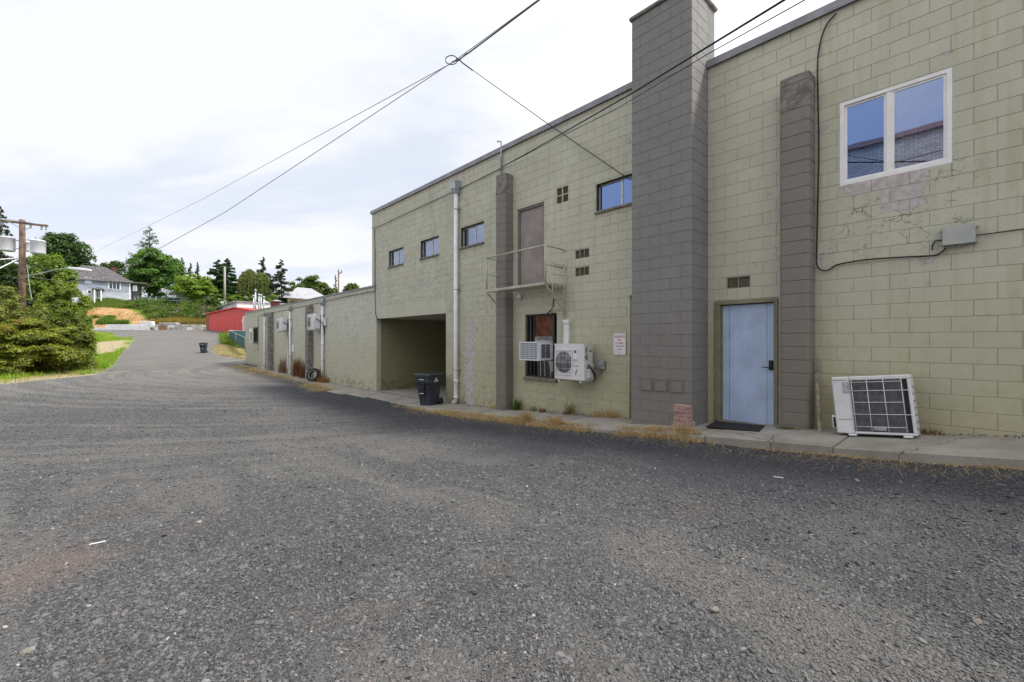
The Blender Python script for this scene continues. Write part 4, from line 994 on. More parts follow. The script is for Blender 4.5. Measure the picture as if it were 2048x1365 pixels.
# ---- fallen condenser leaning on the wall
def xf(mb, Mx):
    mb.v = [tuple(Mx @ Vector(v)) for v in mb.v]; return mb
P0 = Vector((7.50, 1.475, 0)); P1 = Vector((7.50, .645, 0)); P0.z = gz(P0.x, P0.y)+.034; P1.z = gz(P1.x, P1.y)+.048
ex = (P1-P0).normalized(); nn = Vector((-ex.y, ex.x, 0)); nn = nn if nn.x > 0 else -nn; nn.normalize()
lean = math.radians(3.5); eu = (Vector((0, 0, 1))*math.cos(lean)+nn*math.sin(lean)); eu = (eu-ex*eu.dot(ex)).normalized(); en = ex.cross(eu); en = en if en.dot(nn) > 0 else -en
Mx = Matrix(((ex.x, en.x, eu.x, P0.x), (ex.y, en.y, eu.y, P0.y), (ex.z, en.z, eu.z, P0.z), (0, 0, 0, 1)))
Wd, Hd, Dp = .835, .778, .30
t = thing('discarded_condenser', 'discarded white condenser with wire guard leaning against the wall', 'air conditioner', tuple(P0))
def part(name, mb, mat, par): return obj(name, xf(mb, Mx), mat, par)
b = MB(); c0 = .20                                          # casing as a shell with an open coil side
b.bbox((0, -.002, 0), (c0, Dp, Hd), .015); b.bbox((c0+.001, 0, Hd-.055), (Wd, Dp, Hd), .012); b.bbox((c0+.001, 0, 0), (Wd, Dp, .03), .008); b.bbox((Wd-.035, 0, .031), (Wd, Dp, Hd-.056), .008)
cs_ = part('casing', b, M['acwhite'], t)
b = MB(); b.box((c0+.002, .045, .031), (Wd-.036, .06, Hd-.056)); part('coil', b, M['cfin'], t)
b = MB()
for i in range(26): z = .04+(Hd-.11)*i/25; b.box((c0+.01, .038, z-.002), (Wd-.085, .0445, z+.002))
part('coil_tubes', b, M['cfin'], t)
b = MB(); b.box((Wd-.080, .035, .031), (Wd-.04, .0445, Hd-.056)); part('dark_gap', b, M['black'], t)
b = MB()
for i, x in enumerate((.225, .392, .565, .745)): b.tube([(x, -.012, Hd-.045), (x, -.012, .04)], .0048, 6)
for i, z in enumerate((.696, .580, .425, .265, .100)): b.tube([(c0-.01 if i in (1, 3) else c0+.03, -.017, z), (Wd-.02 if i in (1, 3) else .745, -.017, z)], .0048, 6)
part('wire_guard', b, M['acwhite'], t)
b = MB(); b.bbox((c0-.075, -.012, Hd-.22), (c0+.0, -.003, Hd-.07), .004); b.bbox((c0-.05, -.018, Hd-.13), (c0-.02, -.0125, Hd-.085), .002); part('name_plate', b, M['galv'], t)
b = MB(); b.bbox((-.05, .02, .055), (-.001, .16, .25), .02); pc = part('valve_cover', b, M['acwhite'], t)
b = MB(); b.box((-.03, .012, .08), (-.005, .0195, .22)); part('valve_opening', b, M['black'], t)
b = MB(); b.bbox((.02, -.006, Hd-.05), (.17, -.0025, Hd-.045), .001); b.bbox((.03, -.006, .19), (.19, -.0025, .195), .001); part('pressed_line', b, M['cfin'], t)
b = MB(); b.lathe([(.012, 0), (.014, .03)], 8, (0, 0, 0), 'x'); b.v = [(v[0]-.03, v[1]+.05, v[2]+.47) for v in b.v]; part('valve_stub', b, M['galv'], t)
for x in (.13, .70):
    b = MB(); b.bbox((x, -.03, -.028), (x+.09, Dp*.9, -.001), .008); part('foot', b, M['acwhite'], t)
for i in range(7):
    b = MB(); z = .07+i*.09; b.box((Wd+.0005, .05, z), (Wd+.006, Dp-.06, z+.02)); part('side_slot', b, M['galv'], t)
b = MB(); b.lathe([(.03, 0), (.03, .02)], 12, (0, 0, 0), 'y'); b.v = [(v[0]+c0+.27, v[1]+.02, v[2]+.075) for v in b.v]; b.bbox((c0+.2, .01, .05), (c0+.34, .037, .10), .01); part('fan_motor', b, M['galv'], t)

# ---- leaning board, mat, bricks
p0, p1 = onx(1639.5, 866, 7.70), onx(1632, 717, 8.03); p0.z = gz(7.70, p0.y)
b = MB(); b.bar(p0, p1, .045, .018); tag(obj('leaning_board', b, M['wood']), 'thin grey board leaning beside the right pilaster', 'board')
mp = [hit(1412, 852.5), hit(1430, 842.2), hit(1530.5, 854.2), hit(1518, 865.8)]
mp = [onx(1412, 852.5, 7.30), onx(1431, 842.5, 7.92), onx(1530.5, 855, 7.92), onx(1518, 866, 7.30)]
for q in mp: q.z = gz(q.x, q.y)+.012
b = MB(); b.hexa([q for q in mp], [q+Vector((0, 0, .014)) for q in mp]); dm = tag(obj('door_mat', b, M['mat']), 'black rubber mat in front of the blue door', 'mat')
bq = at(1371, 855, 7.35); bxx, byy = 7.03, bq.y; base = gz(bxx, byy)+.006
bxx, byy = 7.06, 3.50; base = gz(bxx, byy)+.006
nm = ('bottom', 'second', 'third', 'fourth', 'fifth', 'top')
lb = ('lowest red brick of the small stack by the chimney', 'second brick from the bottom of the small stack', 'third brick from the bottom of the small stack', 'third brick from the top of the small stack', 'second brick from the top of the small stack', 'topmost red brick of the small stack by the chimney')
for i in range(6):
    w, d = (.30, .16) if i < 2 else (.26, .15); hgt = .061
    b = MB(); b.bbox((-d/2, -w/2, 0), (d/2, w/2, hgt), .006)
    o = obj('brick', b, M['brickred']); o.location = (bxx+random.uniform(-.008, .008), byy+random.uniform(-.008, .008)-(.015 if i < 2 else 0), base+i*(hgt+.0035)); o.rotation_euler = (0, 0, math.radians(random.uniform(-4, 5)-12)); tag(o, lb[i], 'brick', 'bricks stacked beside the chimney')

# ---- wheelie bins
def bin_(label, grp):
    t = thing('wheelie_bin', label, 'trash bin', (0, 0, 0), grp)
    def rr(hx, hy, z, cx=0, r=.07):
        P = []
        for sx, sy, s in ((1, 1, 0), (-1, 1, 1), (-1, -1, 2), (1, -1, 3)):
            for k in range(4): q = PI/2*(s+k/3); P.append((cx+sx*(hx-r)+r*math.cos(q), sy*(hy-r)+r*math.sin(q), z))
        return P
    b = MB(); b.loft([rr(.225, .21, .03, .03), rr(.235, .215, .06, .03), rr(.30, .265, .70), rr(.335, .295, .76), rr(.345, .30, .93)]); obj('body', b, M['bin'], t)
    b = MB(); b.loft([rr(.37, .325, .925), rr(.375, .33, .94), rr(.375, .33, .965), rr(.365, .32, .972)]); obj('rim', b, M['bin'], t)
    b = MB(); b.loft([rr(.375, .33, .976, .005), rr(.38, .335, .992, .005), rr(.35, .31, 1.02, .005), rr(.30, .27, 1.045, .01), rr(.22, .2, 1.05, .01)]); b.bbox((-.33, -.16, 1.022), (-.10, .16, 1.056), .01); obj('lid', b, M['lid'], t)
    b = MB(); b.tube([(.37, -.24, .95), (.46, -.24, .965), (.465, .24, .965), (.37, .24, .95)], .016, 8); obj('handle', b, M['lid'], t)
    for y in (-.245, .245):
        b = MB(); b.lathe([(.12, -.028), (.13, -.018), (.13, .018), (.12, .028)], 20, (.27, y, .13), 'y'); w = obj('wheel', b, M['black'], t)
        b = MB(); s = .03 if y > 0 else -.03; b.lathe([(.045, 0), (.04, s*.5)], 12, (.27, y+s, .13), 'y'); obj('hub', b, M['bin'], w)
    b = MB(); b.bbox((-.355, -.12, .72), (-.315, .12, .80), .008); b.bbox((-.345, -.11, .52), (-.285, .02, .71), .008); obj('front_recess', b, M['black'], t)
    b = MB(); b.bbox((-.322, -.09, .38), (-.255, .09, .47), .008); gb = obj('grab_pocket', b, M['black'], t)
    b = MB(); b.tube([(-.325, -.08, .425), (-.325, .08, .425)], .014, 8); obj('catch_bar', b, M['acwhite'], gb)
    b = MB(); b.bbox((-.30, -.285, .58), (-.10, -.262, .64), .02); obj('side_dimple', b, M['black'], t)
    b = MB(); b.lathe([(.028, 0), (.028, .003)], 16, (-.01, -.298, .875), 'y'); b.v = [(v[0], v[1]-.004, v[2]) for v in b.v]; b.box((-.09, -.303, .815), (.07, -.299, .838)); b.box((-.12, -.302, .785), (.10, -.298, .797)); obj('printed_emblem', b, M['paper'], t)
    b = MB(); b.box((-.349, -.09, .845), (-.345, .09, .866)); obj('front_print', b, M['paper'], t)
    return t
bn = bin_('charcoal wheelie bin standing at the carport mouth beside the downspout', 'wheelie bins'); bn2 = copy_tree(bn)
bn.location = (7.40, 11.98, -2.045); bn.rotation_euler = (0, 0, math.radians(18)); bn.scale = (1, 1, 1.0)
q = hit(407, 706.5, 90); bn2.location = q; bn2.rotation_euler = (0, 0, math.radians(68)); bn2['label'] = 'charcoal wheelie bin standing alone out on the gravel lane'; bn2.scale = (1.05, 1.05, 1.05)

# ---- low garage fittings
for (px0, px1, pyt, pyb, lab) in ((551, 575, 638, 662.5, 'white condenser hung on the garage wall nearer its far end'), (616, 642, 629.5, 659.5, 'white condenser hung on the garage wall beside the nearest garage downspout')):
    y0 = wy(px1, 7.95)-.05; xx = 7.55
    y0 = onx(px1, 650, 7.93).y; z0 = wz(px1, pyb, 7.8); z1 = z0+.80
    condenser(7.55, 7.90, y0, y0+.90, z0, z1, lab, 'condensers on the low garage', detail=False)
    p = MB(); p.tube(catmull([(7.70, y0-.03, z0+.55), (7.8, y0-.12, z0+.45), (7.95, y0-.18, z0+.3), (8.04, y0-.2, z0-.2)], 4), .02, 6); tag(obj('refrigerant_line', p, M['cable']), 'black line curling off the ' + ('farther' if px0 < 600 else 'nearer') + ' garage condenser', 'cable')
    b = MB(); b.bbox((7.97, y0-.42, z0+.2), (D-.015, y0-.22, z0+.6), .01); tag(obj('disconnect_box', b, M['acwhite']), 'small white electrical box right of the ' + ('farther' if px0 < 600 else 'nearer') + ' garage condenser', 'electrical box')
p = MB(); yy = wy(575.5, 8.03); p.tube([(8.03, yy, .35), (8.03, yy, -1.55), (7.99, yy+.1, -1.7)], .035, 8); tag(obj('drain_pipe', p, M['white']), 'thin white drain pipe under the farther garage condenser', 'pipe')
b = MB(); a, c = onx(583.5, 690, 8.06), onx(588, 704, 8.06); b.bbox((8.055, c.y, c.z), (8.067, a.y, a.z), .003); tag(obj('blank_notice', b, M['signface']), 'small white notice on the garage wall between downspout and pilaster', 'sign')
p = MB(); q0, q1 = hit(562, 743), hit(578, 735); p.tube(catmull([q0+Vector((0, 0, .05)), q0+Vector((.2, .1, .14)), q1+Vector((-.2, 0, .2)), q1+Vector((.1, 0, .3))], 4), .05, 8); tag(obj('drain_elbow', p, M['rubber']), 'black bent drain hose on the ground by the middle downspout', 'hose')
# tyre
ty = thing('tyre', 'old black car tyre leaning against the garage wall by the downspout', 'tyre', (0, 0, 0))
prof = [(.20, -.075), (.24, -.10), (.30, -.105), (.335, -.085), (.345, -.05), (.345, .05), (.335, .085), (.30, .105), (.24, .10), (.20, .075), (.215, 0)]
b = MB(); R_ = [[(h, r*math.cos(2*PI*k/32), r*math.sin(2*PI*k/32)) for k in range(32)] for r, h in prof+[prof[0]]]; b.loft(R_, cap=False, smooth=True); obj('carcass', b, M['rubber'], ty)
b = MB()
for k in range(44):
    a = 2*PI*k/44
    for s in (-1, 1): b.bar((s*.012, .349*math.cos(a), .349*math.sin(a)), (s*.072, .349*math.cos(a+.07), .349*math.sin(a+.07)), .018, .012)
obj('tread', b, M['rubber'], ty)
b = MB(); R_ = [[(h, r*math.cos(2*PI*k/32), r*math.sin(2*PI*k/32)) for k in range(32)] for r, h in ((.205, -.079), (.222, -.094), (.229, -.099), (.224, -.099), (.204, -.083))]; b.loft(R_, cap=False, smooth=True); obj('whitewall', b, M['cablegrey'], ty)
q = onx(624, 760, 7.62); zg = G(7.62, q.y)+.02; ty.location = (7.70, q.y, zg+.31); ty.rotation_euler = (0, math.radians(20), math.radians(38))
# boards lying on the ground
for i, (xa, ya, xb, yb) in enumerate(((470, 730, 500, 735), (478, 734, 508, 738), (488, 729, 512, 734))):
    p0, p1 = hit(xa, ya), hit(xb, yb); b = MB(); b.bar(p0+Vector((0, 0, .05+.02*i)), p1+Vector((0, 0, .05+.02*i)), .16, .04); tag(obj('loose_board', b, M['wood']), ('longest', 'middle', 'shortest')[i]+' grey board lying by the far garage corner', 'board', 'boards lying by the garage')
for i, (px, py, s, lab) in enumerate(((195, 1089, .075, 'pale splinter of wood lying on the gravel near the camera'), (1556, 957, .05, 'short pale stick on the gravel opposite the blue door'))):
    p0 = hit(px-17 if i == 0 else px-9, py+3 if i == 0 else py-1.5); p1 = hit(px+17 if i == 0 else px+10, py-3 if i == 0 else py+2); b = MB(); b.bar(p0+Vector((0, 0, .01)), p1+Vector((0, 0, .014)), .012, .006); tag(obj('wood_splinter', b, M['paper']), lab, 'wood')
for px, py, r, lab in ((1084, 822, .075, 'rust brown stone at the wall foot below the condenser'), (1132, 829, .06, 'small dark stone in the dry grass below the condenser')):
    q = onx(px, py+4, 7.9); b = MB(); n = 7
    b.loft([[(q.x+rr*math.cos(2*PI*k/n)*(1+.2*math.sin(k*2.1)), q.y+1.3*rr*math.sin(2*PI*k/n), gz(7.9, q.y)+.0+zz) for k in range(n)] for rr, zz in ((r*.9, 0), (r*1.1, r*.5), (r*.8, r*1.1), (r*.3, r*1.3))]); tag(obj('loose_stone', b, M['stone']), lab, 'stone')
# ------------------------------------------------------------------ foliage
LG = 1.0
def leaves_mesh(name, P, N, size, cols, parent=None, aspect=.62, mat=None, kind=None, jit=.35):
    """P centres, N facing (rough), size per leaf; two-triangle leaves with own tone"""
    n = len(P); N = N+rng.normal(0, jit, (n, 3)); N /= np.linalg.norm(N, axis=1, keepdims=True)+1e-9
    r = rng.normal(size=(n, 3)); U = np.cross(N, r); U /= np.linalg.norm(U, axis=1, keepdims=True)+1e-9; Vv = np.cross(N, U)
    s = size[:, None]; U = U*s*.5; Vv = Vv*s*.5*aspect
    Q = np.stack([P-U, P-Vv*1.0+U*.05, P+U, P+Vv+U*.05], 1).reshape(-1, 3)
    F = np.arange(n*4).reshape(n, 4); T = np.repeat(cols, 4, axis=0)
    if parent is not None: Q = Q-np.array(ORG.get(parent.name, Vector()))
    o = npmesh(name, Q, F, mat or M['leaf'], T.astype(np.float32))
    if parent is not None: o.parent = parent
    if kind: o['kind'] = kind
    return o
def blobs(cen, rad, n, seed, flat=1.0, lump=.33, shape='round'):
    r = np.random.default_rng(seed); out = []
    for i in range(n):
        for _ in range(50):
            d = r.normal(size=3); d /= np.linalg.norm(d)
            k = r.uniform(.35, .82)
            p = d*k
            if shape == 'round' and p[2] < -.72: continue
            if shape == 'full': p = np.array([p[0], p[1], p[2]*1.0]); d = d*np.array([1, 1, 1]); p[2] = max(p[2], -.80); p[:2] *= 1.0 if p[2] > -.1 else 1.18
            if shape == 'cone' and np.hypot(p[0], p[1]) > .62*(1-p[2])*.75+.08: continue
            break
        br = lump*(1.15-.5*k)*r.uniform(.75, 1.25)
        out.append((np.array(cen)+p*np.array(rad), br*np.array(rad)*np.array([1, 1, .75])))
    return out
def crown(name, bl, n, leaf, c0, c1, parent, seed=1, cA=None, fr=.15, fill=.35):
    r = np.random.default_rng(seed); vol = np.array([b[1].prod()**(2/3) for b in bl]); idx_ = r.choice(len(bl), n, p=vol/vol.sum())
    Cn = np.array([b[0] for b in bl])[idx_]; Rd = np.array([b[1] for b in bl])[idx_]
    d = r.normal(size=(n, 3)); d /= np.linalg.norm(d, axis=1, keepdims=True); d[:, 2] = np.where(d[:, 2] < -.35, -d[:, 2], d[:, 2])
    k = np.where(r.random(n) < fill, r.uniform(.3, .95, n), r.uniform(.85, 1.12, n)); k = np.where(r.random(n) < .13, r.uniform(1.1, 1.45, n), k)
    P = Cn+d*k[:, None]*Rd; N = d+np.array([0, 0, .55])
    bt = np.random.default_rng(seed+9).random(len(bl))[idx_]; t = np.clip(.55*bt+.45*r.random(n), 0, 1)[:, None]
    col = np.array(c0)*(1-t)+np.array(c1)*t
    if cA is not None:
        m_ = (np.random.default_rng(seed+5).random(len(bl))[idx_] < fr) & (r.random(n) < .75); col[m_] = np.array(cA)*(.7+.6*r.random((m_.sum(), 1)))
    return leaves_mesh(name, P, N, leaf*r.uniform(.6, 1.35, n), col, parent)
def trunk(parent, base, h, r, lean=(0, 0), limbs=5, spread=1.5, seed=0, name='trunk'):
    q = random.Random(seed); b = MB(); bx, by, bz = base
    top = Vector((bx+lean[0], by+lean[1], bz+h)); B = Vector(base)-Vector((0, 0, .4))
    pts = [B.lerp(top, k/5)+Vector((q.uniform(-1, 1), q.uniform(-1, 1), 0))*r*.5*(k > 0) for k in range(6)]
    b.tube(pts, [r*(1.25-.85*k/5) for k in range(6)], 8)
    for i in range(limbs):
        f = q.uniform(.4, .95); p = B.lerp(top, f); a = q.uniform(0, 2*PI); e = p+Vector((math.cos(a)*spread, math.sin(a)*spread, spread*q.uniform(.5, 1.2)))
        m_ = p.lerp(e, .5)+Vector((0, 0, spread*.12)); b.tube([p, m_, e], [r*.45, r*.3, r*.12], 6)
    return obj(name, b, M['trunk'], parent)
def zbase(p): return G(p.x, p.y)
def dec_tree(name, px, pytop, wpx, z, label, c0, c1, n=9000, leaf=.42, nb=42, hfrac=.82, seed=1, pybase=None, grp=None, cA=None, fr=0, lump=.33, cat='tree', shape='round', fill=.35):
    p = at(px, CY, z); gb = zbase(p) if pybase is None else (CY-pybase)/FPX*z; zt = (CY-pytop)/FPX*z; W_ = wpx/FPX*z/2; H = zt-gb
    t = thing(name, label, cat, (p.x, p.y, gb), grp)
    ch = H*hfrac; bl = blobs((p.x, p.y, zt-ch/2), (W_, W_, ch/2), nb, seed, lump=lump, shape=shape)
    crown('crown', bl, n, leaf, c0, c1, t, seed, cA, fr, fill=fill); trunk(t, (p.x, p.y, gb), H*.7, max(.1, H*.022), spread=W_*.5, seed=seed, limbs=6)
    return t
def conifer(name, px, pytop, wpx, z, label, c0=(.035, .075, .028), c1=(.10, .17, .055), n=7000, seed=1, pybase=None, grp=None, sparse=.0, droop=.25, leaf=.5, bare=.06, power=1.0):
    p = at(px, CY, z); gb = zbase(p) if pybase is None else (CY-pybase)/FPX*z; zt = (CY-pytop)/FPX*z; R = wpx/FPX*z/2; H = zt-gb; r = np.random.default_rng(seed)
    t = thing(name, label, 'tree', (p.x, p.y, gb), grp)
    nbr = int(H*5.5); P, N, Cc, Sz = [], [], [], []; br = MB()
    for i in range(nbr):
        h = bare+(1-bare)*(i/nbr)**.95; zz = gb+h*H; a = r.uniform(0, 2*PI); L = R*(1-h)**power*r.uniform(.65, 1.12)+.25*(1-h)+.12
        if r.random() < sparse: L *= .45
        m_ = max(6, int(n*(L+.2)/(nbr*R*.55))); s = r.uniform(.08, 1, m_)**.75
        dx, dy = math.cos(a), math.sin(a); wv = r.normal(0, .16, m_)*L*(1.15-s*.7)
        x = p.x+dx*s*L-dy*wv; y = p.y+dy*s*L+dx*wv; zc_ = zz-droop*L*s**1.6+.18*L*s**3+r.normal(0, .05*L+.04, m_)
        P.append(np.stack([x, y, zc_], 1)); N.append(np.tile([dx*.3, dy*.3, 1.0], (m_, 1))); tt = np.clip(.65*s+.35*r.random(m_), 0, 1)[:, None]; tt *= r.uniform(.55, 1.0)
        Cc.append(np.array(c0)*(1-tt)+np.array(c1)*tt); Sz.append(leaf*r.uniform(.55, 1.2, m_)*(1-.35*h))
        if i % 3 == 0: br.tube([(p.x, p.y, zz), (p.x+dx*L*.8, p.y+dy*L*.8, zz-droop*L*.5)], [.05, .015], 4)
    leaves_mesh('crown', np.concatenate(P), np.concatenate(N), np.concatenate(Sz), np.concatenate(Cc), t, aspect=.42, jit=.55)
    br.tube([(p.x, p.y, gb-.4), (p.x, p.y, gb+H*.5), (p.x, p.y, zt-.1)], [H*.018, H*.011, .03], 7); obj('trunk', br, M['trunk'], t); return t
DG0, DG1 = (.03, .07, .018), (.13, .23, .045)
# far tree line
dec_tree('maple_tree', 311, 484, 112, 112, 'huge dark green broadleaf tree right of the blue-grey house', (.03, .085, .02), (.17, .32, .05), n=40000, leaf=.5, nb=150, hfrac=1.0, seed=3, lump=.20, pybase=604, shape='full')
conifer('fir_tree', 299, 453, 130, 122, 'tall fir rising behind the huge broadleaf tree', n=9000, seed=4, droop=.15, pybase=600, leaf=.7, power=.85)
dec_tree('maple_tree', 388, 541, 78, 98, 'bright green round maple in the middle of the bank top', (.13, .24, .02), (.30, .42, .05), n=24000, leaf=.40, nb=90, hfrac=1.0, seed=5, lump=.24, pybase=606, shape='full', fill=.6)
dec_tree('broadleaf_tree', 128, 457, 104, 100, 'dark broadleaf tree behind the left end of the house roof', DG0, (.09, .17, .04), n=22000, leaf=.5, nb=70, seed=6, lump=.27, pybase=620, hfrac=.8)
dec_tree('broadleaf_tree', 168, 505, 46, 101, 'dark low broadleaf tree touching the house roof', DG0, (.06, .11, .03), n=6000, leaf=.45, nb=26, seed=16, pybase=610)
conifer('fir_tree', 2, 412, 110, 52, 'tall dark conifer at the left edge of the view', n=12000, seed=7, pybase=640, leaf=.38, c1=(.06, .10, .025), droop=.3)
dec_tree('poplar_tree', 226, 515, 44, 118, 'pale green upright tree behind the house chimney', (.05, .10, .025), (.13, .20, .05), n=5000, leaf=.45, nb=30, seed=8, pybase=590, hfrac=.9)
conifer('spruce_tree', 207, 534, 16, 118, 'tiny spruce tip over the house roof', n=1200, seed=9, pybase=590)
for i, (px, py, w, z, lab) in enumerate(((364, 515, 54, 140, 'dark conifer right behind the huge broadleaf tree'), (381, 526, 36, 150, 'slim dark spruce left of the bright maple'), (395, 524, 28, 150, 'slender spruce tip above the bright maple'),
        (436, 519, 66, 112, 'dense dark conifer left of the bare pole'), (455, 517, 66, 114, 'dense dark conifer right of the bare pole'), (420, 560, 34, 112, 'small dark conifer between maple and bare pole'))):
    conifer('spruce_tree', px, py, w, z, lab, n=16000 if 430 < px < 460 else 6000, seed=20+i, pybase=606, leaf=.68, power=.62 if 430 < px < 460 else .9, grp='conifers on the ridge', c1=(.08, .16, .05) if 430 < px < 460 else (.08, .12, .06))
def willow(px, pytop, wpx, z, label, n=14000, seed=1, cols=((.08, .13, .03), (.24, .30, .08))):
    p = at(px, CY, z); gb = (CY-606)/FPX*z; zt = (CY-pytop)/FPX*z; W_ = wpx/FPX*z/2; r = np.random.default_rng(seed); t = thing('willow_tree', label, 'tree', (p.x, p.y, gb), 'willows on the ridge')
    ns = 260; P, Cc = [], []
    for i in range(ns):
        a = r.uniform(0, 2*PI); q = W_*math.sqrt(r.random()); top = zt-(zt-gb)*.30*(q/W_)**2-r.uniform(0, .12)*(zt-gb); L = (top-gb)*r.uniform(.35, .85); m_ = n//ns
        s = r.random(m_); x = p.x+math.cos(a)*q*(1+.10*s)+r.normal(0, .10, m_); y = p.y+math.sin(a)*q*(1+.10*s)+r.normal(0, .10, m_)
        P.append(np.stack([x, y, top-L*s], 1)); tt = np.clip(.6*r.random()+.4*r.random(m_), 0, 1)[:, None]; Cc.append(np.array(cols[0])*(1-tt)+np.array(cols[1])*tt)
    P = np.concatenate(P); leaves_mesh('crown', P, rng.normal(size=P.shape)*[1, 1, .2], .5*rng.uniform(.6, 1.3, len(P)), np.concatenate(Cc), t, aspect=.45); trunk(t, (p.x, p.y, gb), (zt-gb)*.75, .3, seed=seed, spread=W_*.5)
willow(499, 537, 38, 112, 'pale weeping willow left of the chimney flues', seed=31, cols=((.10, .13, .04), (.30, .32, .12)))
willow(523, 543, 30, 104, 'bright green weeping willow behind the chimney flues', seed=32)
conifer('pine_tree', 527, 514, 52, 128, 'dark pine behind the willows', n=9000, seed=33, pybase=600, leaf=.6, c0=(.04, .055, .035), c1=(.10, .125, .07), power=.7, sparse=.2)
conifer('pine_tree', 563, 519, 66, 100, 'open grey green pine left of the cream house', n=12000, seed=34, pybase=612, leaf=.5, c0=(.04, .055, .038), c1=(.11, .13, .075), power=.62, sparse=.3)
dec_tree('broadleaf_tree', 622, 541, 74, 112, 'loose light green tree behind the pale roof', (.05, .10, .015), (.16, .23, .035), n=8500, leaf=.5, nb=46, seed=35, pybase=640, lump=.25)
dec_tree('broadleaf_tree', 597, 556, 50, 110, 'light green tree between the pine and the pale roof', (.05, .10, .015), (.15, .22, .035), n=4500, leaf=.5, nb=26, seed=45, pybase=640)
dec_tree('broadleaf_tree', 652, 560, 44, 112, 'small light green tree left of the far pole', (.05, .10, .015), (.15, .22, .035), n=4500, leaf=.45, nb=24, seed=36, pybase=640)
dec_tree('broadleaf_tree', 708, 549, 52, 108, 'loose light green tree right of the far pole', (.05, .10, .015), (.16, .23, .04), n=6000, leaf=.42, nb=34, seed=37, pybase=640, lump=.25)
conifer('spruce_tree', 671, 550, 14, 120, 'thin sparse spruce beside the far pole', n=1100, seed=38, pybase=610, sparse=.4, grp='conifers on the ridge')
for i, (px, py, w) in enumerate(((430, 586, 28), (470, 588, 30), (490, 594, 24), (412, 598, 20), (508, 590, 26), (540, 585, 30))):
    dec_tree('garden_bush', px, py, w, 95, ('yellow green bush below the bare pole on its left', 'yellow green bush just right of the bare pole', 'yellow green bush above the white shed roof', 'small bush beside the parked white car', 'light bush below the willows', 'dark green bush between willow and pine')[i], (.08, .14, .015), (.22, .30, .04), n=2600, leaf=.35, nb=16, seed=50+i, pybase=610, hfrac=.97, cat='bush', grp='bushes on the bank top')
# bank shrubs
def shrubline(n0, pts, lab, c0, c1, leaf, n, seed, cA=None, fr=0, name='bank_shrub', h=(1.2, 2.4), kind='stuff'):
    r = np.random.default_rng(seed); bl = []
    for px, py, z in pts:
        p = at(px, CY, z); g_ = G(p.x, p.y); s = r.uniform(*h); bl.append((np.array([p.x, p.y, g_+s*.4]), np.array([s*.95, s*.95, s*.62])))
    t = bpy.data.objects.new('tmp', None)
    o = crown(name, bl, n, leaf, c0, c1, None, seed, cA, fr, fill=.2); o['kind'] = kind; o['label'] = lab; o['category'] = 'shrubs'; return o
r_ = np.random.default_rng(77)
pts = [(r_.uniform(258, 440), 0, r_.uniform(88.5, 98)) for _ in range(170)]
shrubline(0, [q for q in pts if q[0] > 258+(q[2]-88)*-3+40 or q[2] > 94], 'tangled green undergrowth covering the bank above the grey blocks', (.045, .10, .015), (.20, .30, .045), .30, 26000, 61, (.20, .16, .17), .16, name='undergrowth', h=(.7, 1.5))
pts = [(r_.uniform(262, 410), 0, r_.uniform(96, 99)) for _ in range(60)]
shrubline(0, pts, 'bright leafy weeds along the top of the bank', (.06, .12, .015), (.16, .24, .03), .28, 9000, 62, name='bank_weeds', h=(.4, .9))
# ---- near shrubs on the left
def big_shrub(px, pytop, wpx, z, label, c0, c1, cA=None, fr=.2, n=30000, leaf=.12, nb=70, seed=1, pybase=None, name='shrub', lump=.25, hfrac=.97, grp=None):
    p = at(px, CY, z); gb = G(p.x, p.y); zt = (CY-pytop)/FPX*z; W_ = wpx/FPX*z/2; H = zt-gb
    t = thing(name, label, 'shrub', (p.x, p.y, gb), grp); bl = blobs((p.x, p.y, gb+H*.5), (W_, W_*.9, H*.52), int(nb*1.7), seed, lump=lump*.72, shape='full')
    bl += [(np.array([p.x+rng.uniform(-.8, .8)*W_, p.y+rng.uniform(-.8, .8)*W_, gb+rng.uniform(.1, .45)*min(H, 3)]), np.array([.42, .42, .36])*rng.uniform(.6, 1.2)*W_*.45) for _ in range(34)]
    crown('crown', bl, int(n*1.35), leaf*.85, c0, c1, t, seed, cA, fr, fill=.7); trunk(t, (p.x, p.y, gb), H*.5, .05, limbs=12, spread=W_*.55, seed=seed, name='stems'); return t
big_shrub(58, 625, 176, 25.4, 'dark bushy shrub with rusty tips at the road verge', (.055, .09, .016), (.38, .41, .055), (.30, .20, .035), .10, n=70000, leaf=.14, nb=110, seed=71, grp='shrubs on the left verge', lump=.21)
big_shrub(-8, 560, 140, 26, 'pale yellow green shrub in front of the utility pole', (.12, .16, .03), (.46, .47, .14), n=38000, leaf=.13, nb=80, seed=72, grp='shrubs on the left verge', lump=.22)
big_shrub(54, 604, 100, 26.2, 'light olive shrub right below the utility pole', (.10, .14, .03), (.40, .43, .11), n=26000, leaf=.13, nb=60, seed=73, grp='shrubs on the left verge', lump=.22)
big_shrub(126, 548, 118, 30, 'tall feathery green shrub reaching toward the house', (.07, .13, .022), (.36, .45, .075), n=46000, leaf=.15, nb=100, seed=74, grp='shrubs on the left verge', lump=.20)
big_shrub(104, 588, 112, 27.6, 'mixed green shrub filling the middle of the verge thicket', (.05, .09, .018), (.30, .36, .055), n=30000, leaf=.14, nb=60, seed=78, grp='shrubs on the left verge')
big_shrub(156, 578, 52, 31, 'narrow feathery shrub at the right edge of the thicket before the house', (.05, .10, .02), (.27, .35, .06), n=16000, leaf=.15, nb=40, seed=79, grp='shrubs on the left verge')
big_shrub(142, 625, 84, 28.5, 'drooping dark green shrub at the right end of the verge', (.06, .10, .016), (.34, .38, .055), (.30, .21, .04), .1, n=26000, leaf=.14, nb=50, seed=75, grp='shrubs on the left verge')
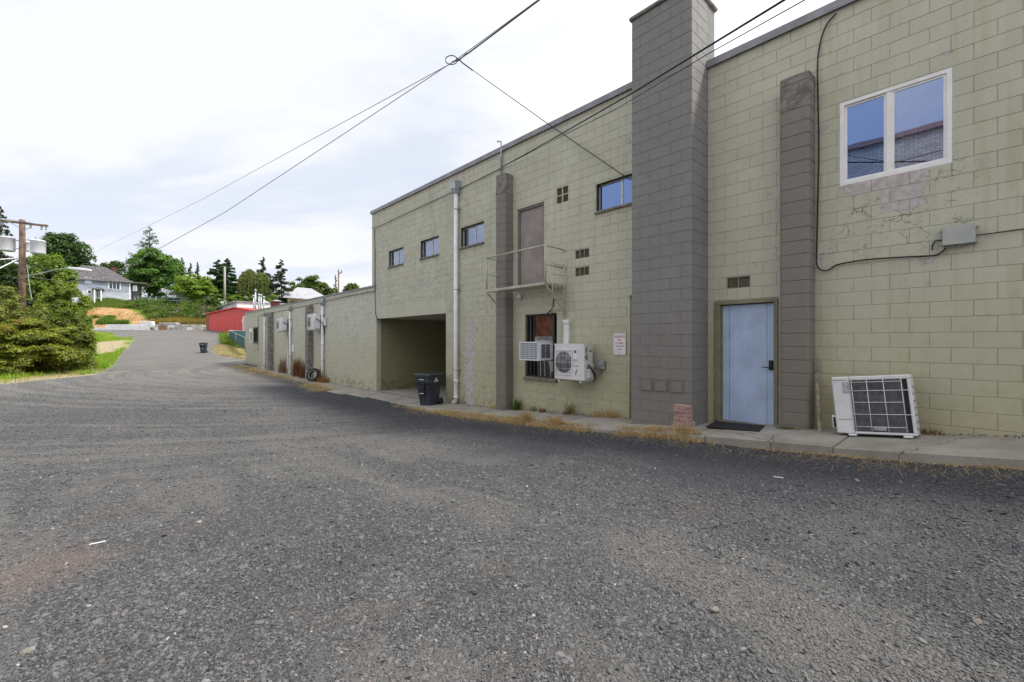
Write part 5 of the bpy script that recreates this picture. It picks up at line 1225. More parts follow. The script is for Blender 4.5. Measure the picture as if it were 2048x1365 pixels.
dec_tree('young_tree', 98, 490, 92, 36, 'light green young tree behind the transformers', (.09, .17, .02), (.30, .40, .06), n=22000, leaf=.2, nb=60, seed=76, pybase=690, hfrac=.78, lump=.24)
dec_tree('young_tree', 18, 520, 90, 38, 'dark green tree under the left transformer', (.02, .05, .012), (.07, .13, .025), n=16000, leaf=.22, nb=50, seed=77, pybase=690, hfrac=.85)

# ------------------------------------------------------------------ far buildings
def fr(px, z): return at(px, CY, z)
def wallbox(pxa, za, pxb, zb, z0, z1, depth):
    """box whose front bottom edge runs between two places; depth goes away from the camera"""
    a, b = fr(pxa, za), fr(pxb, zb); a = Vector((a.x, a.y, 0)); b = Vector((b.x, b.y, 0)); e = (b-a).normalized(); n = Vector((-e.y, e.x, 0))
    if n.dot(FW) < 0: n = -n
    return a, b, e, n
# blue-grey house
def onu(px):
    r = ray(px, CY); r = Vector((r.x, r.y, 0)); q = r*((a.dot(n))/(r.dot(n))); return (q-a).dot(e)
Z_ = 100; zz = lambda py, z: (CY-py)/FPX*z
a, b, e, n = wallbox(128, 93.4, 260.5, 100.4, 0, 0, 9); L = (b-a).length
h = thing('hillside_house', 'blue-grey two storey house with grey shingle roof above the dirt bank', 'house', tuple(a+Vector((0, 0, 8.5))))
def hb(mb, u0, u1, d0, d1, z0, z1): P = [a+e*u0+n*d0, a+e*u1+n*d0, a+e*u1+n*d1, a+e*u0+n*d1]; return mb.hexa([p+Vector((0, 0, z0)) for p in P], [p+Vector((0, 0, z1)) for p in P])
ze, zm, zb = zz(564, 98), zz(584, 98), zz(606, 98)
obj('lower_wall', hb(MB(), 0, L, 0, 8, zb-2, zm), M['sidingw'], h)
sd_ = MB(); nbd = 9
for i in range(nbd): z0 = zm+(ze-zm)*i/nbd; z1 = zm+(ze-zm)*(i+1)/nbd; P = [a+e*0+n*.0, a+e*L, a+e*L+n*8, a+n*8]; sd_.hexa([p+Vector((0, 0, z0+.001))-n*.03 for p in P], [p+Vector((0, 0, z1)) for p in P])
obj('upper_wall', sd_, M['siding'], h)
rf = MB(); o_ = .6; P = [a-e*o_-n*o_, b+e*o_-n*o_, b+e*o_+n*(8+o_), a-e*o_+n*(8+o_)]; rz = zz(538, 103)
R0 = [p+Vector((0, 0, ze)) for p in P]; r1 = [p+Vector((0, 0, ze+.14)) for p in P]; rid = [a+e*2.5+n*4, b-e*4.2+n*4]; top = [rid[0], rid[1], rid[1]+n*.1, rid[0]+n*.1]
rf.loft([R0, r1, [Vector((p.x, p.y, rz)) for p in top]]); ro = obj('roof', rf, M['shingle'], h)
obj('chimney', hb(MB(), L-3.3, L-2.4, 4.4, 5.2, ze, zz(537, 103)), M['chimbrick'], ro)
obj('attic_vent', hb(MB(), L-4.6, L-4.1, .9, 1.4, ze+.3, ze+1.05), M['dark'], ro)
for i, (pa, pb, ya, yb, mull) in enumerate(((171, 182, 559, 568.5, 1), (218, 240, 562, 577, 3), (192.5, 203, 586, 596, 2), (175, 183, 583, 588, 1))):
    ua, ub = onu(pa), onu(pb); z1, z0 = zz(ya, 97.5), zz(yb, 97.5); w = obj('window', hb(MB(), ua-.12, ub+.12, -.10, -.031, z0-.12, z1+.12), M['vinyl'], h)
    for k in range(mull): u0 = ua+(ub-ua)*k/mull+.06; u1 = ua+(ub-ua)*(k+1)/mull-.06; obj('pane', hb(MB(), u0, u1, -.13, -.101, z0, z1), M['glassd'] if i else M['glass2'], w)
pc = MB(); ua, ub = onu(184), onu(209); zc0, zc1 = zz(580, 96), zz(575, 96)
pc = hb(MB(), ua, ub, -1.6, -.03, zc0, zc0+.15); P = [a+e*ua-n*1.6, a+e*ub-n*1.6, a+e*ub-n*.04, a+e*ua-n*.04]; pc.loft([[p+Vector((0, 0, zc0+.15)) for p in P], [q+Vector((0, 0, zc1)) for q in (a+e*(ua+.9)-n*.8, a+e*(ub-.9)-n*.8, a+e*(ub-.9)-n*.05, a+e*(ua+.9)-n*.05)]]); po = obj('porch_roof', pc, M['shingle'], h)
for u in (ua+.35, ub-.6): obj('porch_post', hb(MB(), u, u+.22, -1.5, -1.28, zb-.6, zc0), M['vinyl'], h)
obj('corner_board', hb(MB(), L-.18, L+.03, -.05, .15, zb, ze), M['vinyl'], h)
# side shed and stair by the house
a, b, e, n = wallbox(262, 101, 272, 101.5, 0, 0, 5); L = (b-a).length; h2 = thing('neighbour_house', 'dark shaded neighbouring house between the blue-grey house and the huge tree', 'house', tuple(a+Vector((0, 0, 8.5))))
obj('wall', hb(MB(), 0, L+.4, 0, 6, zz(606, 101)-2, zz(567, 101)), M['dark'], h2); obj('roof', hb(MB(), -.3, L+2.0, -.5, 6.4, zz(567, 101), zz(564.5, 101)), M['shingle'], h2); w = obj('window', hb(MB(), .35, 1.05, -.06, -.01, zz(582, 101), zz(571, 101)), M['vinyl'], h2); obj('pane', hb(MB(), .45, .95, -.09, -.061, zz(581, 101), zz(572, 101)), M['glass2'], w)
# small white shed under the maple
a, b, e, n = wallbox(340, 99, 352, 98, 0, 0, 5); L = (b-a).length; h3 = thing('garden_shed', 'small white gabled shed half hidden by the bright maple', 'shed', tuple(a+Vector((0, 0, 8))))
obj('wall', hb(MB(), 0, L, 0, 3, 6.5, zz(590, 99)), M['whitemetal'], h3); m_ = MB(); P = [a-e*.25-n*.2, b+e*.25-n*.2, b+e*.25+n*3.2, a-e*.25+n*3.2]; mid = (a+b)/2; m_.hexa([p+Vector((0, 0, zz(590.5, 99))) for p in P], [Vector((q.x, q.y, zz(583, 99))) for q in (mid-e*.05-n*.2, mid+e*.05-n*.2, mid+e*.05+n*3.2, mid-e*.05+n*3.2)]); obj('roof', m_, M['shingle'], h3)
w = obj('window', hb(MB(), .25, .95, -.05, -.01, zz(603, 99), zz(595, 99)), M['vinyl'], h3); obj('pane', hb(MB(), .32, .88, -.08, -.051, zz(602, 99), zz(596, 99)), M['glassd'], w)
# red barn
a, b, e, n = wallbox(418.5, 75, 503, 66, 0, 0, 10); L = (b-a).length; rb = thing('red_metal_building', 'red metal sided building with low gable across the lane', 'building', tuple(a+Vector((0, 0, 1.8))))
zg = 1.2; uR = (fr(474, 69)-a).dot(e); pk = zz(616.5, 69); el = zz(628.5, 75.5); er = zz(621, 64)
npan = 18; wallm = MB()
def ztop(u): return el+(pk-el)*u/uR if u < uR else pk+(er-pk)*(u-uR)/(L+1-uR)
for i in range(npan):
    u0, u1 = (L)*i/npan+.012, (L)*(i+1)/npan-.012; m_ = MB(); A0, A1 = a+e*u0, a+e*u1
    m_.hexa([A0+Vector((0, 0, zg)), A1+Vector((0, 0, zg)), A1+n*.06+Vector((0, 0, zg)), A0+n*.06+Vector((0, 0, zg))], [A0+Vector((0, 0, ztop(u0)-.02)), A1+Vector((0, 0, ztop(u1)-.02)), A1+n*.06+Vector((0, 0, ztop(u1)-.02)), A0+n*.06+Vector((0, 0, ztop(u0)-.02))])
    obj('wall_panel', m_, M['redmetal'], rb)
obj('core_wall', hb(MB(), .02, L-.02, .065, 9.5, zg, el-.2), M['redshade'], rb)
c0 = fr(412, 78.5); c0 = Vector((c0.x, c0.y, 0)); sw = MB(); sw.hexa([p+Vector((0, 0, zg)) for p in (c0, a, a+n*.1, c0+n*.1)], [p+Vector((0, 0, el-.15)) for p in (c0, a, a+n*.1, c0+n*.1)]); obj('side_wall', sw, M['redshade'], rb)
rf = MB()
for u0, u1 in ((-1.2, uR), (uR, L+1.5)):
    z0_, z1_ = ztop(u0), ztop(u1); P = [a+e*u0-n*.35, a+e*u1-n*.35, a+e*u1+n*10, a+e*u0+n*10]; zzz = [z0_, z1_, z1_, z0_]
    rf.hexa([Vector((p.x, p.y, z)) for p, z in zip(P, zzz)], [Vector((p.x, p.y, z+.14)) for p, z in zip(P, zzz)])
obj('roof', rf, M['redmetal'], rb)
ev = MB(); P = [a-e*1.35-n*.4, a-e*1.15-n*.4, a-e*1.15+n*10, a-e*1.35+n*10]; ev.hexa([p+Vector((0, 0, ztop(-1.2)-.06)) for p in P], [p+Vector((0, 0, ztop(-1.2)+.16)) for p in P]); obj('gutter', ev, M['whitemetal'], rb)
# white open door bay at its right end
bay = thing('white_doorway', 'white framed open doorway under the eave of the red building', 'doorway', tuple(fr(489, 66)+Vector((0, 0, 1.5)))); A = fr(486.5, 66.0); Bp = fr(495, 64.5); m_ = MB(); m_.bar(Vector((A.x, A.y, zg)), Vector((A.x, A.y, zz(634, 66))), .14, .14); m_.bar(Vector((A.x, A.y, zz(634, 66))), Vector((Bp.x, Bp.y, zz(634, 66))), .14, .14); m_.bar(fr(484.2, 66.2)+Vector((0, 0, zz(646, 66))), Vector((A.x, A.y, zz(634.5, 66))), .10, .10); obj('frame', m_, M['vinyl'], bay)
m_ = MB(); m_.quad(Vector((A.x, A.y, zg))+FW*.3, Vector((Bp.x, Bp.y, zg))+FW*.3, Vector((Bp.x, Bp.y, zz(635, 66)))+FW*.3, Vector((A.x, A.y, zz(635, 66)))+FW*.3); obj('pale_wall', m_, M['whitemetal'], bay, fix=False)
q = hit(481.5, 661, 90); m_ = MB(); m_.lathe([(.11, 0), (.11, .05), (.075, .07), (.075, .42), (.11, .44), (.11, .5), (.09, .56), (.03, .62)], 10, (q.x, q.y, q.z)); m_.lathe([(.045, -.16), (.045, .16)], 8, (q.x, q.y, q.z+.34), 'x'); tag(obj('fire_hydrant', m_, M['redmetal']), 'small red hydrant at the foot of the red building', 'hydrant')
# white building behind the red one
a, b, e, n = wallbox(436, 92, 474, 84, 0, 0, 30); wb = thing('white_metal_building', 'long white metal building behind the red one', 'building', tuple(a+Vector((0, 0, 2)))); L = (b-a).length
m_ = MB(); zl, zr = zz(619, 92), zz(604.5, 84); m_.hexa([a+Vector((0, 0, 1)), b+Vector((0, 0, 1)), b+n*.2+Vector((0, 0, 1)), a+n*.2+Vector((0, 0, 1))], [a+Vector((0, 0, zl)), b+Vector((0, 0, zr)), b+n*.2+Vector((0, 0, zr)), a+n*.2+Vector((0, 0, zl))]); obj('end_wall', m_, M['whitemetal'], wb)
c = fr(575, 92); c = Vector((c.x, c.y, 0)); zc_ = zz(609.5, 92); m_ = MB(); m_.hexa([p+Vector((0, 0, 1)) for p in (b, c, c+FW*.3, b+FW*.3)], [b+Vector((0, 0, zr)), c+Vector((0, 0, zc_)), c+FW*.3+Vector((0, 0, zc_)), b+FW*.3+Vector((0, 0, zr))]); obj('long_wall', m_, M['whitemetal'], wb)
m_ = MB(); m_.bar(a+Vector((0, 0, zl+.1))-n*.3-e*.3, b+Vector((0, 0, zr+.1))-n*.3, .8, .12); m_.bar(b+Vector((0, 0, zr+.1))-n*.3, c+Vector((0, 0, zc_+.1))-n*.3, .8, .12); obj('roof_edge', m_, M['roofpale'], wb)
for u, pyy in ((.22, 615.5), (.62, 610.5)): p = a.lerp(b, u)-n*.05; m_ = MB(); m_.bar(Vector((p.x, p.y, zz(pyy+1.6, 89))), Vector((p.x, p.y, zz(pyy-1.2, 89))), .28); obj('wall_light', m_, M['dark'], wb)
# cream house with pale hipped roof
c_, s_, r_2 = fr(575, 100), fr(559, 104.5), fr(652, 107); k_ = s_+(r_2-c_); ho = thing('cream_house', 'cream stucco house with pale hipped metal roof behind the garage', 'house', (c_.x, c_.y, 2.5)); ze2 = zz(595, 100)
def slabw(p, q, z0, z1, th): return MB().hexa([v+Vector((0, 0, z0)) for v in (p, q, q+FW*th, p+FW*th)], [v+Vector((0, 0, z1)) for v in (p, q, q+FW*th, p+FW*th)])
obj('front_wall', slabw(c_, r_2, 1, ze2, .3), M['cream'], ho); obj('side_wall', slabw(s_, c_, 1, ze2, .3), M['taupe'], ho); obj('back_wall', slabw(s_, k_, 1, ze2, .3), M['taupe'], ho); obj('end_wall', slabw(k_, r_2, 1, ze2, .3), M['taupe'], ho)
for t0, t1 in ((.28, .42), (.50, .66)):
    p0, p1 = s_.lerp(c_, t0)-FW*.12, s_.lerp(c_, t1)-FW*.12; w = obj('window', slabw(p0, p1, zz(604.5, 102), zz(598, 102), .1), M['vinyl'], ho); obj('pane', slabw(p0.lerp(p1, .15)-FW*.05, p0.lerp(p1, .85)-FW*.05, zz(604, 102), zz(598.6, 102), .04), M['glassd'], w)
cc = (c_+k_)/2; R = [q+(q-cc)*.28 for q in (s_, c_, r_2, k_)]; mid_a, mid_b = (s_+c_)/2, (r_2+k_)/2; T = [mid_a.lerp(mid_b, .36), mid_a.lerp(mid_b, .36)+FW*.05, mid_a.lerp(mid_b, .72)+FW*.05, mid_a.lerp(mid_b, .72)]
m_ = MB(); m_.loft([[q+Vector((0, 0, zz(597, 100))) for q in R], [q+Vector((0, 0, zz(595.5, 100))) for q in R], [q+Vector((0, 0, zz(574, 104))) for q in T]]); ro = obj('roof', m_, M['roofpale'], ho)
for px, py in ((597, 586), (610, 588)): p = fr(px, 101.5); m_ = MB(); m_.lathe([(.10, 0), (.10, .6)], 8, (p.x, p.y, zz(py+2, 101.5))); obj('roof_vent', m_, M['whitemetal'], ro)
p = fr(553, 84); b_ = MB(); b_.hexa([Vector((p.x-.5, p.y, 0)), Vector((p.x+.5, p.y-.3, 0)), Vector((p.x+.7, p.y+3, 0)), Vector((p.x-.3, p.y+3, 0))], [Vector((p.x-.5, p.y, zz(603, 84))), Vector((p.x+.5, p.y-.3, zz(603, 84))), Vector((p.x+.7, p.y+3, zz(603, 84))), Vector((p.x-.3, p.y+3, zz(603, 84)))]); o = thing('brick_house', 'small dark red house left of the cream house', 'house', (p.x, p.y, 0)); obj('wall', b_, M['chimbrick'], o); b_ = MB(); b_.hexa([Vector((p.x-.8, p.y-.3, zz(603, 84)+.001)), Vector((p.x+.8, p.y-.6, zz(603, 84)+.001)), Vector((p.x+1.0, p.y+3.2, zz(603, 84)+.001)), Vector((p.x-.6, p.y+3.2, zz(603, 84)+.001))], [Vector((p.x-.1, p.y, zz(600, 84))), Vector((p.x+.1, p.y, zz(600, 84))), Vector((p.x+.2, p.y+3, zz(600, 84))), Vector((p.x, p.y+3, zz(600, 84)))]); obj('roof', b_, M['roofpale'], o)
# opposite building (seen only in the window glass)
ob = thing('opposite_brick_building', 'whitewashed brick building reflected in the large white window', 'building', (-8, -4, -1.4)); m_ = MB(); m_.box((-14, -16, -2), (-8, 4.6, 8.45)); obj('wall', m_, M['oppbrick'], ob); m_ = MB(); m_.box((-14.1, -16, 8.451), (-7.9, 4.7, 8.66)); obj('coping', m_, M['brickred'], ob); m_ = MB(); m_.box((-8.12, .9, -2), (-8.001, 1.5, 8.448)); obj('brick_pier', m_, M['oppbrick'], ob)

# ------------------------------------------------------------------ concrete block rows by the lot
def lot_block(p0, e, n, w, h, d, z, mat, par):
    m_ = MB(); g_ = .02
    P = [p0+e*g_, p0+e*(w-g_), p0+e*(w-g_)+n*d, p0+e*g_+n*d]
    m_.loft([[p+Vector((0, 0, z+g_)) for p in P], [p+Vector((0, 0, z+h-g_-.04)) for p in P], [p+(Vector(((P[0]+P[2])/2))-p)*.05+Vector((0, 0, z+h-g_)) for p in P]]); return obj('concrete_block', m_, mat, par)
wt = thing('white_block_wall', 'pale stepped retaining wall of large concrete blocks below the dirt bank', 'wall', tuple(fr(240, 85)+Vector((0, 0, 2.1))))
a, b = fr(166, 85.3), fr(306.5, 84.6); e = (b-a).normalized(); n = Vector((-e.y, e.x, 0)); n = n if n.dot(FW) > 0 else -n; L = (b-a).length; bw0 = 1.22; nb_ = int(L/bw0); zb = 2.02
for row, start in ((0, 0), (1, .27), (2, .80)):
    k = 0
    while True:
        u = L*start+k*bw0+(.6 if row == 1 else 0)
        if u+bw0 > L+.05: break
        P = a+e*u+n*(row*.06); lot_block(P, e, n, bw0, .6, .7, zb+row*.6, M['blockwhite'], wt); k += 1
wt2 = thing('grey_block_wall', 'weathered grey block retaining wall left of the red building', 'wall', tuple(fr(360, 85)+Vector((0, 0, 2.1))))
a, b = fr(308.5, 84.6), fr(413, 83.6); e = (b-a).normalized(); n = Vector((-e.y, e.x, 0)); n = n if n.dot(FW) > 0 else -n; L = (b-a).length
for row in (0, 1):
    k = 0; wcur = 0
    while wcur+1.5 < L:
        w = (1.5, 1.2, 1.5, 1.0)[k % 4]; P = a+e*wcur+n*(row*.05)
        lot_block(P, e, n, w, .58, .7, zb+row*.58, M['blockgrey'] if (k*7+row) % 5 else M['blockwhite'], wt2); wcur += w; k += 1
p0 = a+e*1.0-n*.05; m_ = MB(); m_.hexa([p+Vector((0, 0, zb)) for p in (p0, p0+e*1.7, p0+e*1.7-n*.1, p0-n*.1)], [p+Vector((0, 0, zb+.95)) for p in (p0, p0+e*1.7, p0+e*1.7-n*.1, p0-n*.1)]); o = obj('plywood_sheet', m_, simple('orange_plywood', (.30, .17, .09), .85, 0, .3, 3, .2)); tag(o, 'orange brown plywood sheet against the grey block wall', 'board')
m_ = MB(); p0 = a+e*.9+n*.0; m_.bbox((0, 0, 0), (3.6, .9, .34), .04); o = obj('top_slab', m_, M['blockgrey']); o.location = (p0.x, p0.y, zb+1.17); o.rotation_euler = (0, 0, math.atan2(e.y, e.x)); tag(o, 'long grey slab lying on top of the grey block wall', 'concrete slab')

# ------------------------------------------------------------------ fences, poles, wires
fe = thing('slatted_fence', 'dark green slatted chain fence beside the end of the garage', 'fence', tuple(fr(475, 50)))
pA, pB = (458.5, 57), (496, 41.5); zA0, zA1 = zz(680, 57), zz(661.5, 57); zB0, zB1 = zz(702, 41.5), zz(678.5, 41.5)
Pa, Pb = fr(*pA), fr(*pB); ns = 60
for i in range(ns):
    t0, t1 = i/ns+.001, (i+1)/ns-.0016; q0, q1 = Pa.lerp(Pb, t0), Pa.lerp(Pb, t1); m_ = MB(); z00, z11 = zA0+(zB0-zA0)*t0, zA1+(zB1-zA1)*t0
    d_ = Vector((.02, 0, 0)); m_.hexa([Vector((q0.x, q0.y, z00)), Vector((q1.x, q1.y, z00)), Vector((q1.x, q1.y, z00))+d_, Vector((q0.x, q0.y, z00))+d_], [Vector((q0.x, q0.y, z11-.06)), Vector((q1.x, q1.y, z11-.06)), Vector((q1.x, q1.y, z11-.06))+d_, Vector((q0.x, q0.y, z11-.06))+d_]); obj('slat', m_, M['teal'], fe)
m_ = MB(); m_.tube([Vector((Pa.x, Pa.y, zA1)), Vector((Pb.x, Pb.y, zB1))], .035, 8); obj('top_rail', m_, M['galv'], fe)
Pc = fr(500, 62); m_ = MB(); m_.tube([Vector((Pa.x, Pa.y, zA1)), Vector((Pc.x, Pc.y, zz(662.5, 62)))], .035, 8); obj('back_rail', m_, M['galv'], fe)
m_ = MB(); m_.hexa([Vector((Pa.x, Pa.y, zA0)), Vector((Pc.x, Pc.y, zz(678, 62))), Vector((Pc.x, Pc.y+.03, zz(678, 62))), Vector((Pa.x, Pa.y+.03, zA0))], [Vector((Pa.x, Pa.y, zA1-.05)), Vector((Pc.x, Pc.y, zz(663.2, 62))), Vector((Pc.x, Pc.y+.03, zz(663.2, 62))), Vector((Pa.x, Pa.y+.03, zA1-.05))]); obj('back_panel', m_, M['teal'], fe)
for t_ in (0, .45, .9):
    q = Pa.lerp(Pb, t_); m_ = MB(); m_.tube([(q.x-.03, q.y, zA0+(zB0-zA0)*t_-.3), (q.x-.03, q.y, zA1+(zB1-zA1)*t_+.04)], .045, 8); obj('post', m_, M['galv'], fe)
rf_ = thing('bank_fence', 'green mesh fence along the top of the bank under the huge tree', 'fence', tuple(fr(315, 98)))
for i in range(7):
    u0, u1 = 276+i*12, 276+(i+1)*12; m_ = MB(); A, B_ = fr(u0, 97.8), fr(u1, 97.8); z0 = zz(603.5+i*.35, 98); A.z = B_.z = z0; m_.quad(A, B_, B_+Vector((0, 0, 1.05)), A+Vector((0, 0, 1.05))) ; obj('mesh_panel', m_, M['teal'], rf_, fix=False)
    m_ = MB(); m_.tube([A-Vector((0, 0, .4)), A+Vector((0, 0, 1.25))], .05, 6); obj('post', m_, M['galv'], rf_)
gr = thing('bank_guardrail', 'long thin steel guardrail running along the bank top', 'railing', tuple(fr(400, 96)))
for dz in (0, -.75):
    m_ = MB(); m_.tube([fr(px, 96)+Vector((0, 0, zz(py, 96)+dz)) for px, py in ((265, 593), (300, 598), (340, 601.5), (400, 602.5), (455, 603))], .06, 6); obj('rail', m_, M['galv'], gr)
for px in range(270, 455, 14):
    m_ = MB(); p = fr(px, 96); z1 = zz(float(np.interp(px, (265, 300, 340, 455), (593, 598, 601.5, 603))), 96); m_.tube([(p.x, p.y, z1-1.6), (p.x, p.y, z1+.05)], .05, 6); obj('post', m_, M['galv'], gr)
# parked cars far up
def far_car(px0, px1, pyb, z, label):
    a, b = fr(px0, z), fr(px1, z); e = (b-a).normalized(); n = Vector((-e.y, e.x, 0)); L = (b-a).length; base = zz(pyb, z); t = thing('parked_car', label, 'car', (a.x, a.y, base), 'cars parked on the bank top')
    pr = [(0, .35), (0, .8), (.12, .92), (.25, .98), (.36, 1.42), (.68, 1.45), (.86, 1.0), (.98, .9), (1, .4)]
    m_ = MB(); m_.loft([[a+e*(u*L)+n*d+Vector((0, 0, base+v)) for u, v in pr] for d in (0, 1.7)]); obj('body', m_, M['carwhite'], t)
    m_ = MB(); q = [(.30, 1.0), (.385, 1.36), (.66, 1.38), (.80, 1.02)]; m_.loft([[a+e*(u*L)+n*d+Vector((0, 0, base+v)) for u, v in q] for d in (-.02, -.001)]); obj('side_window', m_, M['dark'], t)
    for u in (.2, .8):
        c = a+e*(u*L)+Vector((0, 0, base+.33)); ring = [[c-n*(.03 if k == 0 else -.15)+e*(.33*math.cos(2*PI*j/14))+Vector((0, 0, .33*math.sin(2*PI*j/14))) for j in range(14)] for k in (0, 1)]; m_ = MB(); m_.loft(ring); obj('wheel', m_, M['black'], t)
far_car(404, 424, 611, 97.5, 'white car parked at the bank top right of the maple'); far_car(426, 441, 610, 101, 'second pale car parked behind the guardrail near the bare pole')
# poles
def wire(name, pts, r, mat, label, cat='wire', grp=None, n=8, ext=0):
    Pp = []
    for (x0, y0, z0), (x1, y1, z1) in zip(pts[:-1], pts[1:]):
        for k in range(n): t_ = k/n; Pp.append(at(x0+(x1-x0)*t_, y0+(y1-y0)*t_, 1/((1-t_)/z0+t_/z1)))
    Pp.append(at(*pts[-1]))
    if ext: Pp.insert(0, Pp[0]+(Pp[0]-Pp[1]).normalized()*ext)
    m_ = MB(); m_.tube(Pp, r, 6); return tag(obj(name, m_, mat), label, cat, grp)
zp = 27; pb = fr(44.5, zp); g0 = G(pb.x, pb.y)
up = thing('utility_pole', 'weathered wooden utility pole carrying grey transformers at the left', 'utility pole', (pb.x, pb.y, g0))
m_ = MB(); m_.tube([(pb.x, pb.y, g0-.3), (pb.x, pb.y, zz(540, zp)), (pb.x, pb.y, zz(440, zp))], [.17, .155, .135], 12); obj('pole', m_, M['pole'], up)
A, B_ = at(1, 441.5, zp-.25), at(95, 452.5, zp-.25); m_ = MB(); m_.bar(A, B_, .10, .12); obj('crossarm', m_, M['pole'], up)
for (xa, ya, xb, yb) in ((22, 446, 42, 458), (64, 453, 47, 462)): m_ = MB(); m_.bar(at(xa, ya, zp-.24), at(xb, yb, zp-.16), .03); obj('arm_brace', m_, M['galv'], up)
for px, py in ((3, 440), (61, 447), (83, 450), (92, 450)):
    q = at(px, py, zp-.25); m_ = MB(); m_.lathe([(.03, -.32), (.05, -.28), (.05, -.24), (.03, -.2), (.05, -.16), (.05, -.12), (.03, -.06), (.045, 0), (.045, .05), (.02, .09)], 8, tuple(q)); obj('insulator', m_, M['galv'], up)
for px, py, w, h_, dz, lab in ((13, 489, 24.5, 27, -.15, 'large grey pole transformer left of the pole'), (76, 495, 22.5, 26, -.1, 'grey pole transformer right of the pole'), (55, 494, 13, 19, .35, 'grey pole transformer partly behind the pole')):
    q = at(px, py, zp+dz); R_ = w/FPX*zp/2; H_ = h_/FPX*zp; t = thing('pole_transformer', lab, 'transformer', tuple(q), 'transformers on the utility pole')
    m_ = MB(); m_.lathe([(R_*.92, -H_/2), (R_*.97, -H_/2+.03), (R_, -H_/2+.05), (R_, H_/2-.05), (R_*1.03, H_/2-.045), (R_*1.03, H_/2-.01), (R_*.8, H_/2+.04), (.05, H_/2+.07)], 20, tuple(q)); obj('tank', m_, M['tank'], t)
    for s in (-1, 1): m_ = MB(); m_.lathe([(.03, 0), (.045, .05), (.03, .08), (.045, .12), (.03, .15), (.02, .22)], 8, (q.x+s*RT.x*R_*.4, q.y+s*RT.y*R_*.4, q.z+H_/2+.04)); obj('bushing', m_, M['galv'], t)
    m_ = MB(); c2 = Vector((pb.x, pb.y, q.z)); m_.bar(q+Vector((0, 0, H_*.3)), c2+Vector((0, 0, H_*.3)), .05); m_.bar(q-Vector((0, 0, H_*.3)), c2-Vector((0, 0, H_*.3)), .05); obj('hanger', m_, M['galv'], t)
sl = thing('street_lamp', 'street lamp on a long curved arm fixed to the utility pole', 'street lamp', tuple(at(50, 552, zp-.2)))
m_ = MB(); m_.tube(catmull([at(50, 553, zp-.2), at(80, 548, zp-.6), at(110, 540.5, zp-1.1), at(137, 536.8, zp-1.5)], 5), .035, 8); obj('arm', m_, M['galv'], sl)
m_ = MB(); c, dd = at(158, 539, zp-1.8), (at(184, 542, zp-2.2)-at(134, 536.5, zp-1.4)).normalized()
for_ = [(0, .05), (.1, .09), (.45, .13), (.9, .10), (1, .03)]; s0 = at(134, 536.5, zp-1.4); Ld = (at(184, 542, zp-2.2)-s0).length
m_.tube([s0+dd*(Ld*u) for u, r in for_], [r*.8 for u, r in for_], 10); obj('lamp_head', m_, M['acwhite'], sl)
bp = fr(449.5, 100); m_ = MB(); m_.tube([(bp.x, bp.y, zz(612, 100)), (bp.x, bp.y, zz(534, 100))], [.26, .2], 8); tag(obj('bare_pole', m_, simple('pale_pole', (.36, .34, .31), .8)), 'bare pale pole standing on the bank above the red building', 'pole')
fp = fr(677, 95); t = thing('distant_utility_pole', 'distant utility pole with one side arm behind the garage roof', 'utility pole', (fp.x, fp.y, 2)); m_ = MB(); m_.tube([(fp.x, fp.y, 1), (fp.x, fp.y, zz(539.5, 95))], [.2, .15], 8); obj('pole', m_, M['pole'], t)
m_ = MB(); m_.bar(at(677, 549, 95), at(683, 545, 95), .16); m_.bar(at(683.5, 546, 95), at(683.5, 541, 95), .16); obj('side_arm', m_, M['pole'], t)
# flues on the garage roof
for i, (px, pt, pbm) in enumerate(((507.5, 593, 620), (511, 582, 619), (517.7, 591, 617), (522, 592, 616), (527.5, 596, 614))):
    z = 36-i*.4; p = fr(px, z); m_ = MB(); m_.lathe([(.055, 0), (.055, 1)], 8, (0, 0, 0)); zt_, zb_ = zz(pt, z), 1.95; m_.v = [(v[0]+p.x, v[1]+p.y, zb_+v[2]*(zt_-zb_)) for v in m_.v]
    t = thing('roof_flue', ('first', 'tallest', 'middle', 'fourth', 'last')[i]+' thin metal flue of the row on the garage roof', 'flue', (p.x, p.y, zb_), 'flues on the garage roof'); obj('pipe', m_, M['galv'], t); m_ = MB(); m_.lathe([(.10, 0), (.12, .04), (.02, .14)], 8, (p.x, p.y, zt_)); obj('rain_cap', m_, M['galv'], t)
# service mast on the parapet
p = onx(1001, 330, 8.0); m_ = MB(); m_.tube([(8.03, p.y, 4.55), (8.03, p.y, 5.45), (8.03, p.y, 5.52), (7.97, p.y, 5.56), (7.9, p.y, 5.5)], .026, 8); tag(obj('service_mast', m_, M['galv']), 'bent conduit mast at the parapet above the brown pilaster', 'conduit')
# wires
wire('overhead_wire', [(1100, -16, 11.6), (930, 112, 14), (403, 400, 38), (172, 513, 92)], .013, M['cablegrey'], 'upper overhead wire running from the top edge toward the far trees', grp='overhead wires', ext=26)
wire('overhead_wire', [(1098, -16, 11.6), (915, 118, 13.6), (450, 425, 21), (334, 489, 23.5), (256, 533, 25), (200, 552, 26), (133, 564, 26.6), (48, 553, 26.8)], .013, M['cablegrey'], 'lower overhead wire falling from the top edge to the utility pole', grp='overhead wires', ext=26)
wire('overhead_wire', [(1099, -15, 11.6), (935, 108, 13.9)], .022, M['cable'], 'thick black stretch of overhead cable above the loop', grp='overhead wires', ext=26)
pt = [(892+12*math.cos(a)+11, 120.5+9*math.sin(a), 13.5) for a in np.linspace(0, 2*PI, 24)]; wire('cable_loop', pt, .014, M['cable'], 'small loop of spare cable hanging where the wires meet', 'cable', n=1)
wire('service_drop', [(917, 119, 13.5), (926, 127, 13.2), (945, 141, 12.9)], .02, M['cable'], 'short thick splice below the cable loop', 'cable')
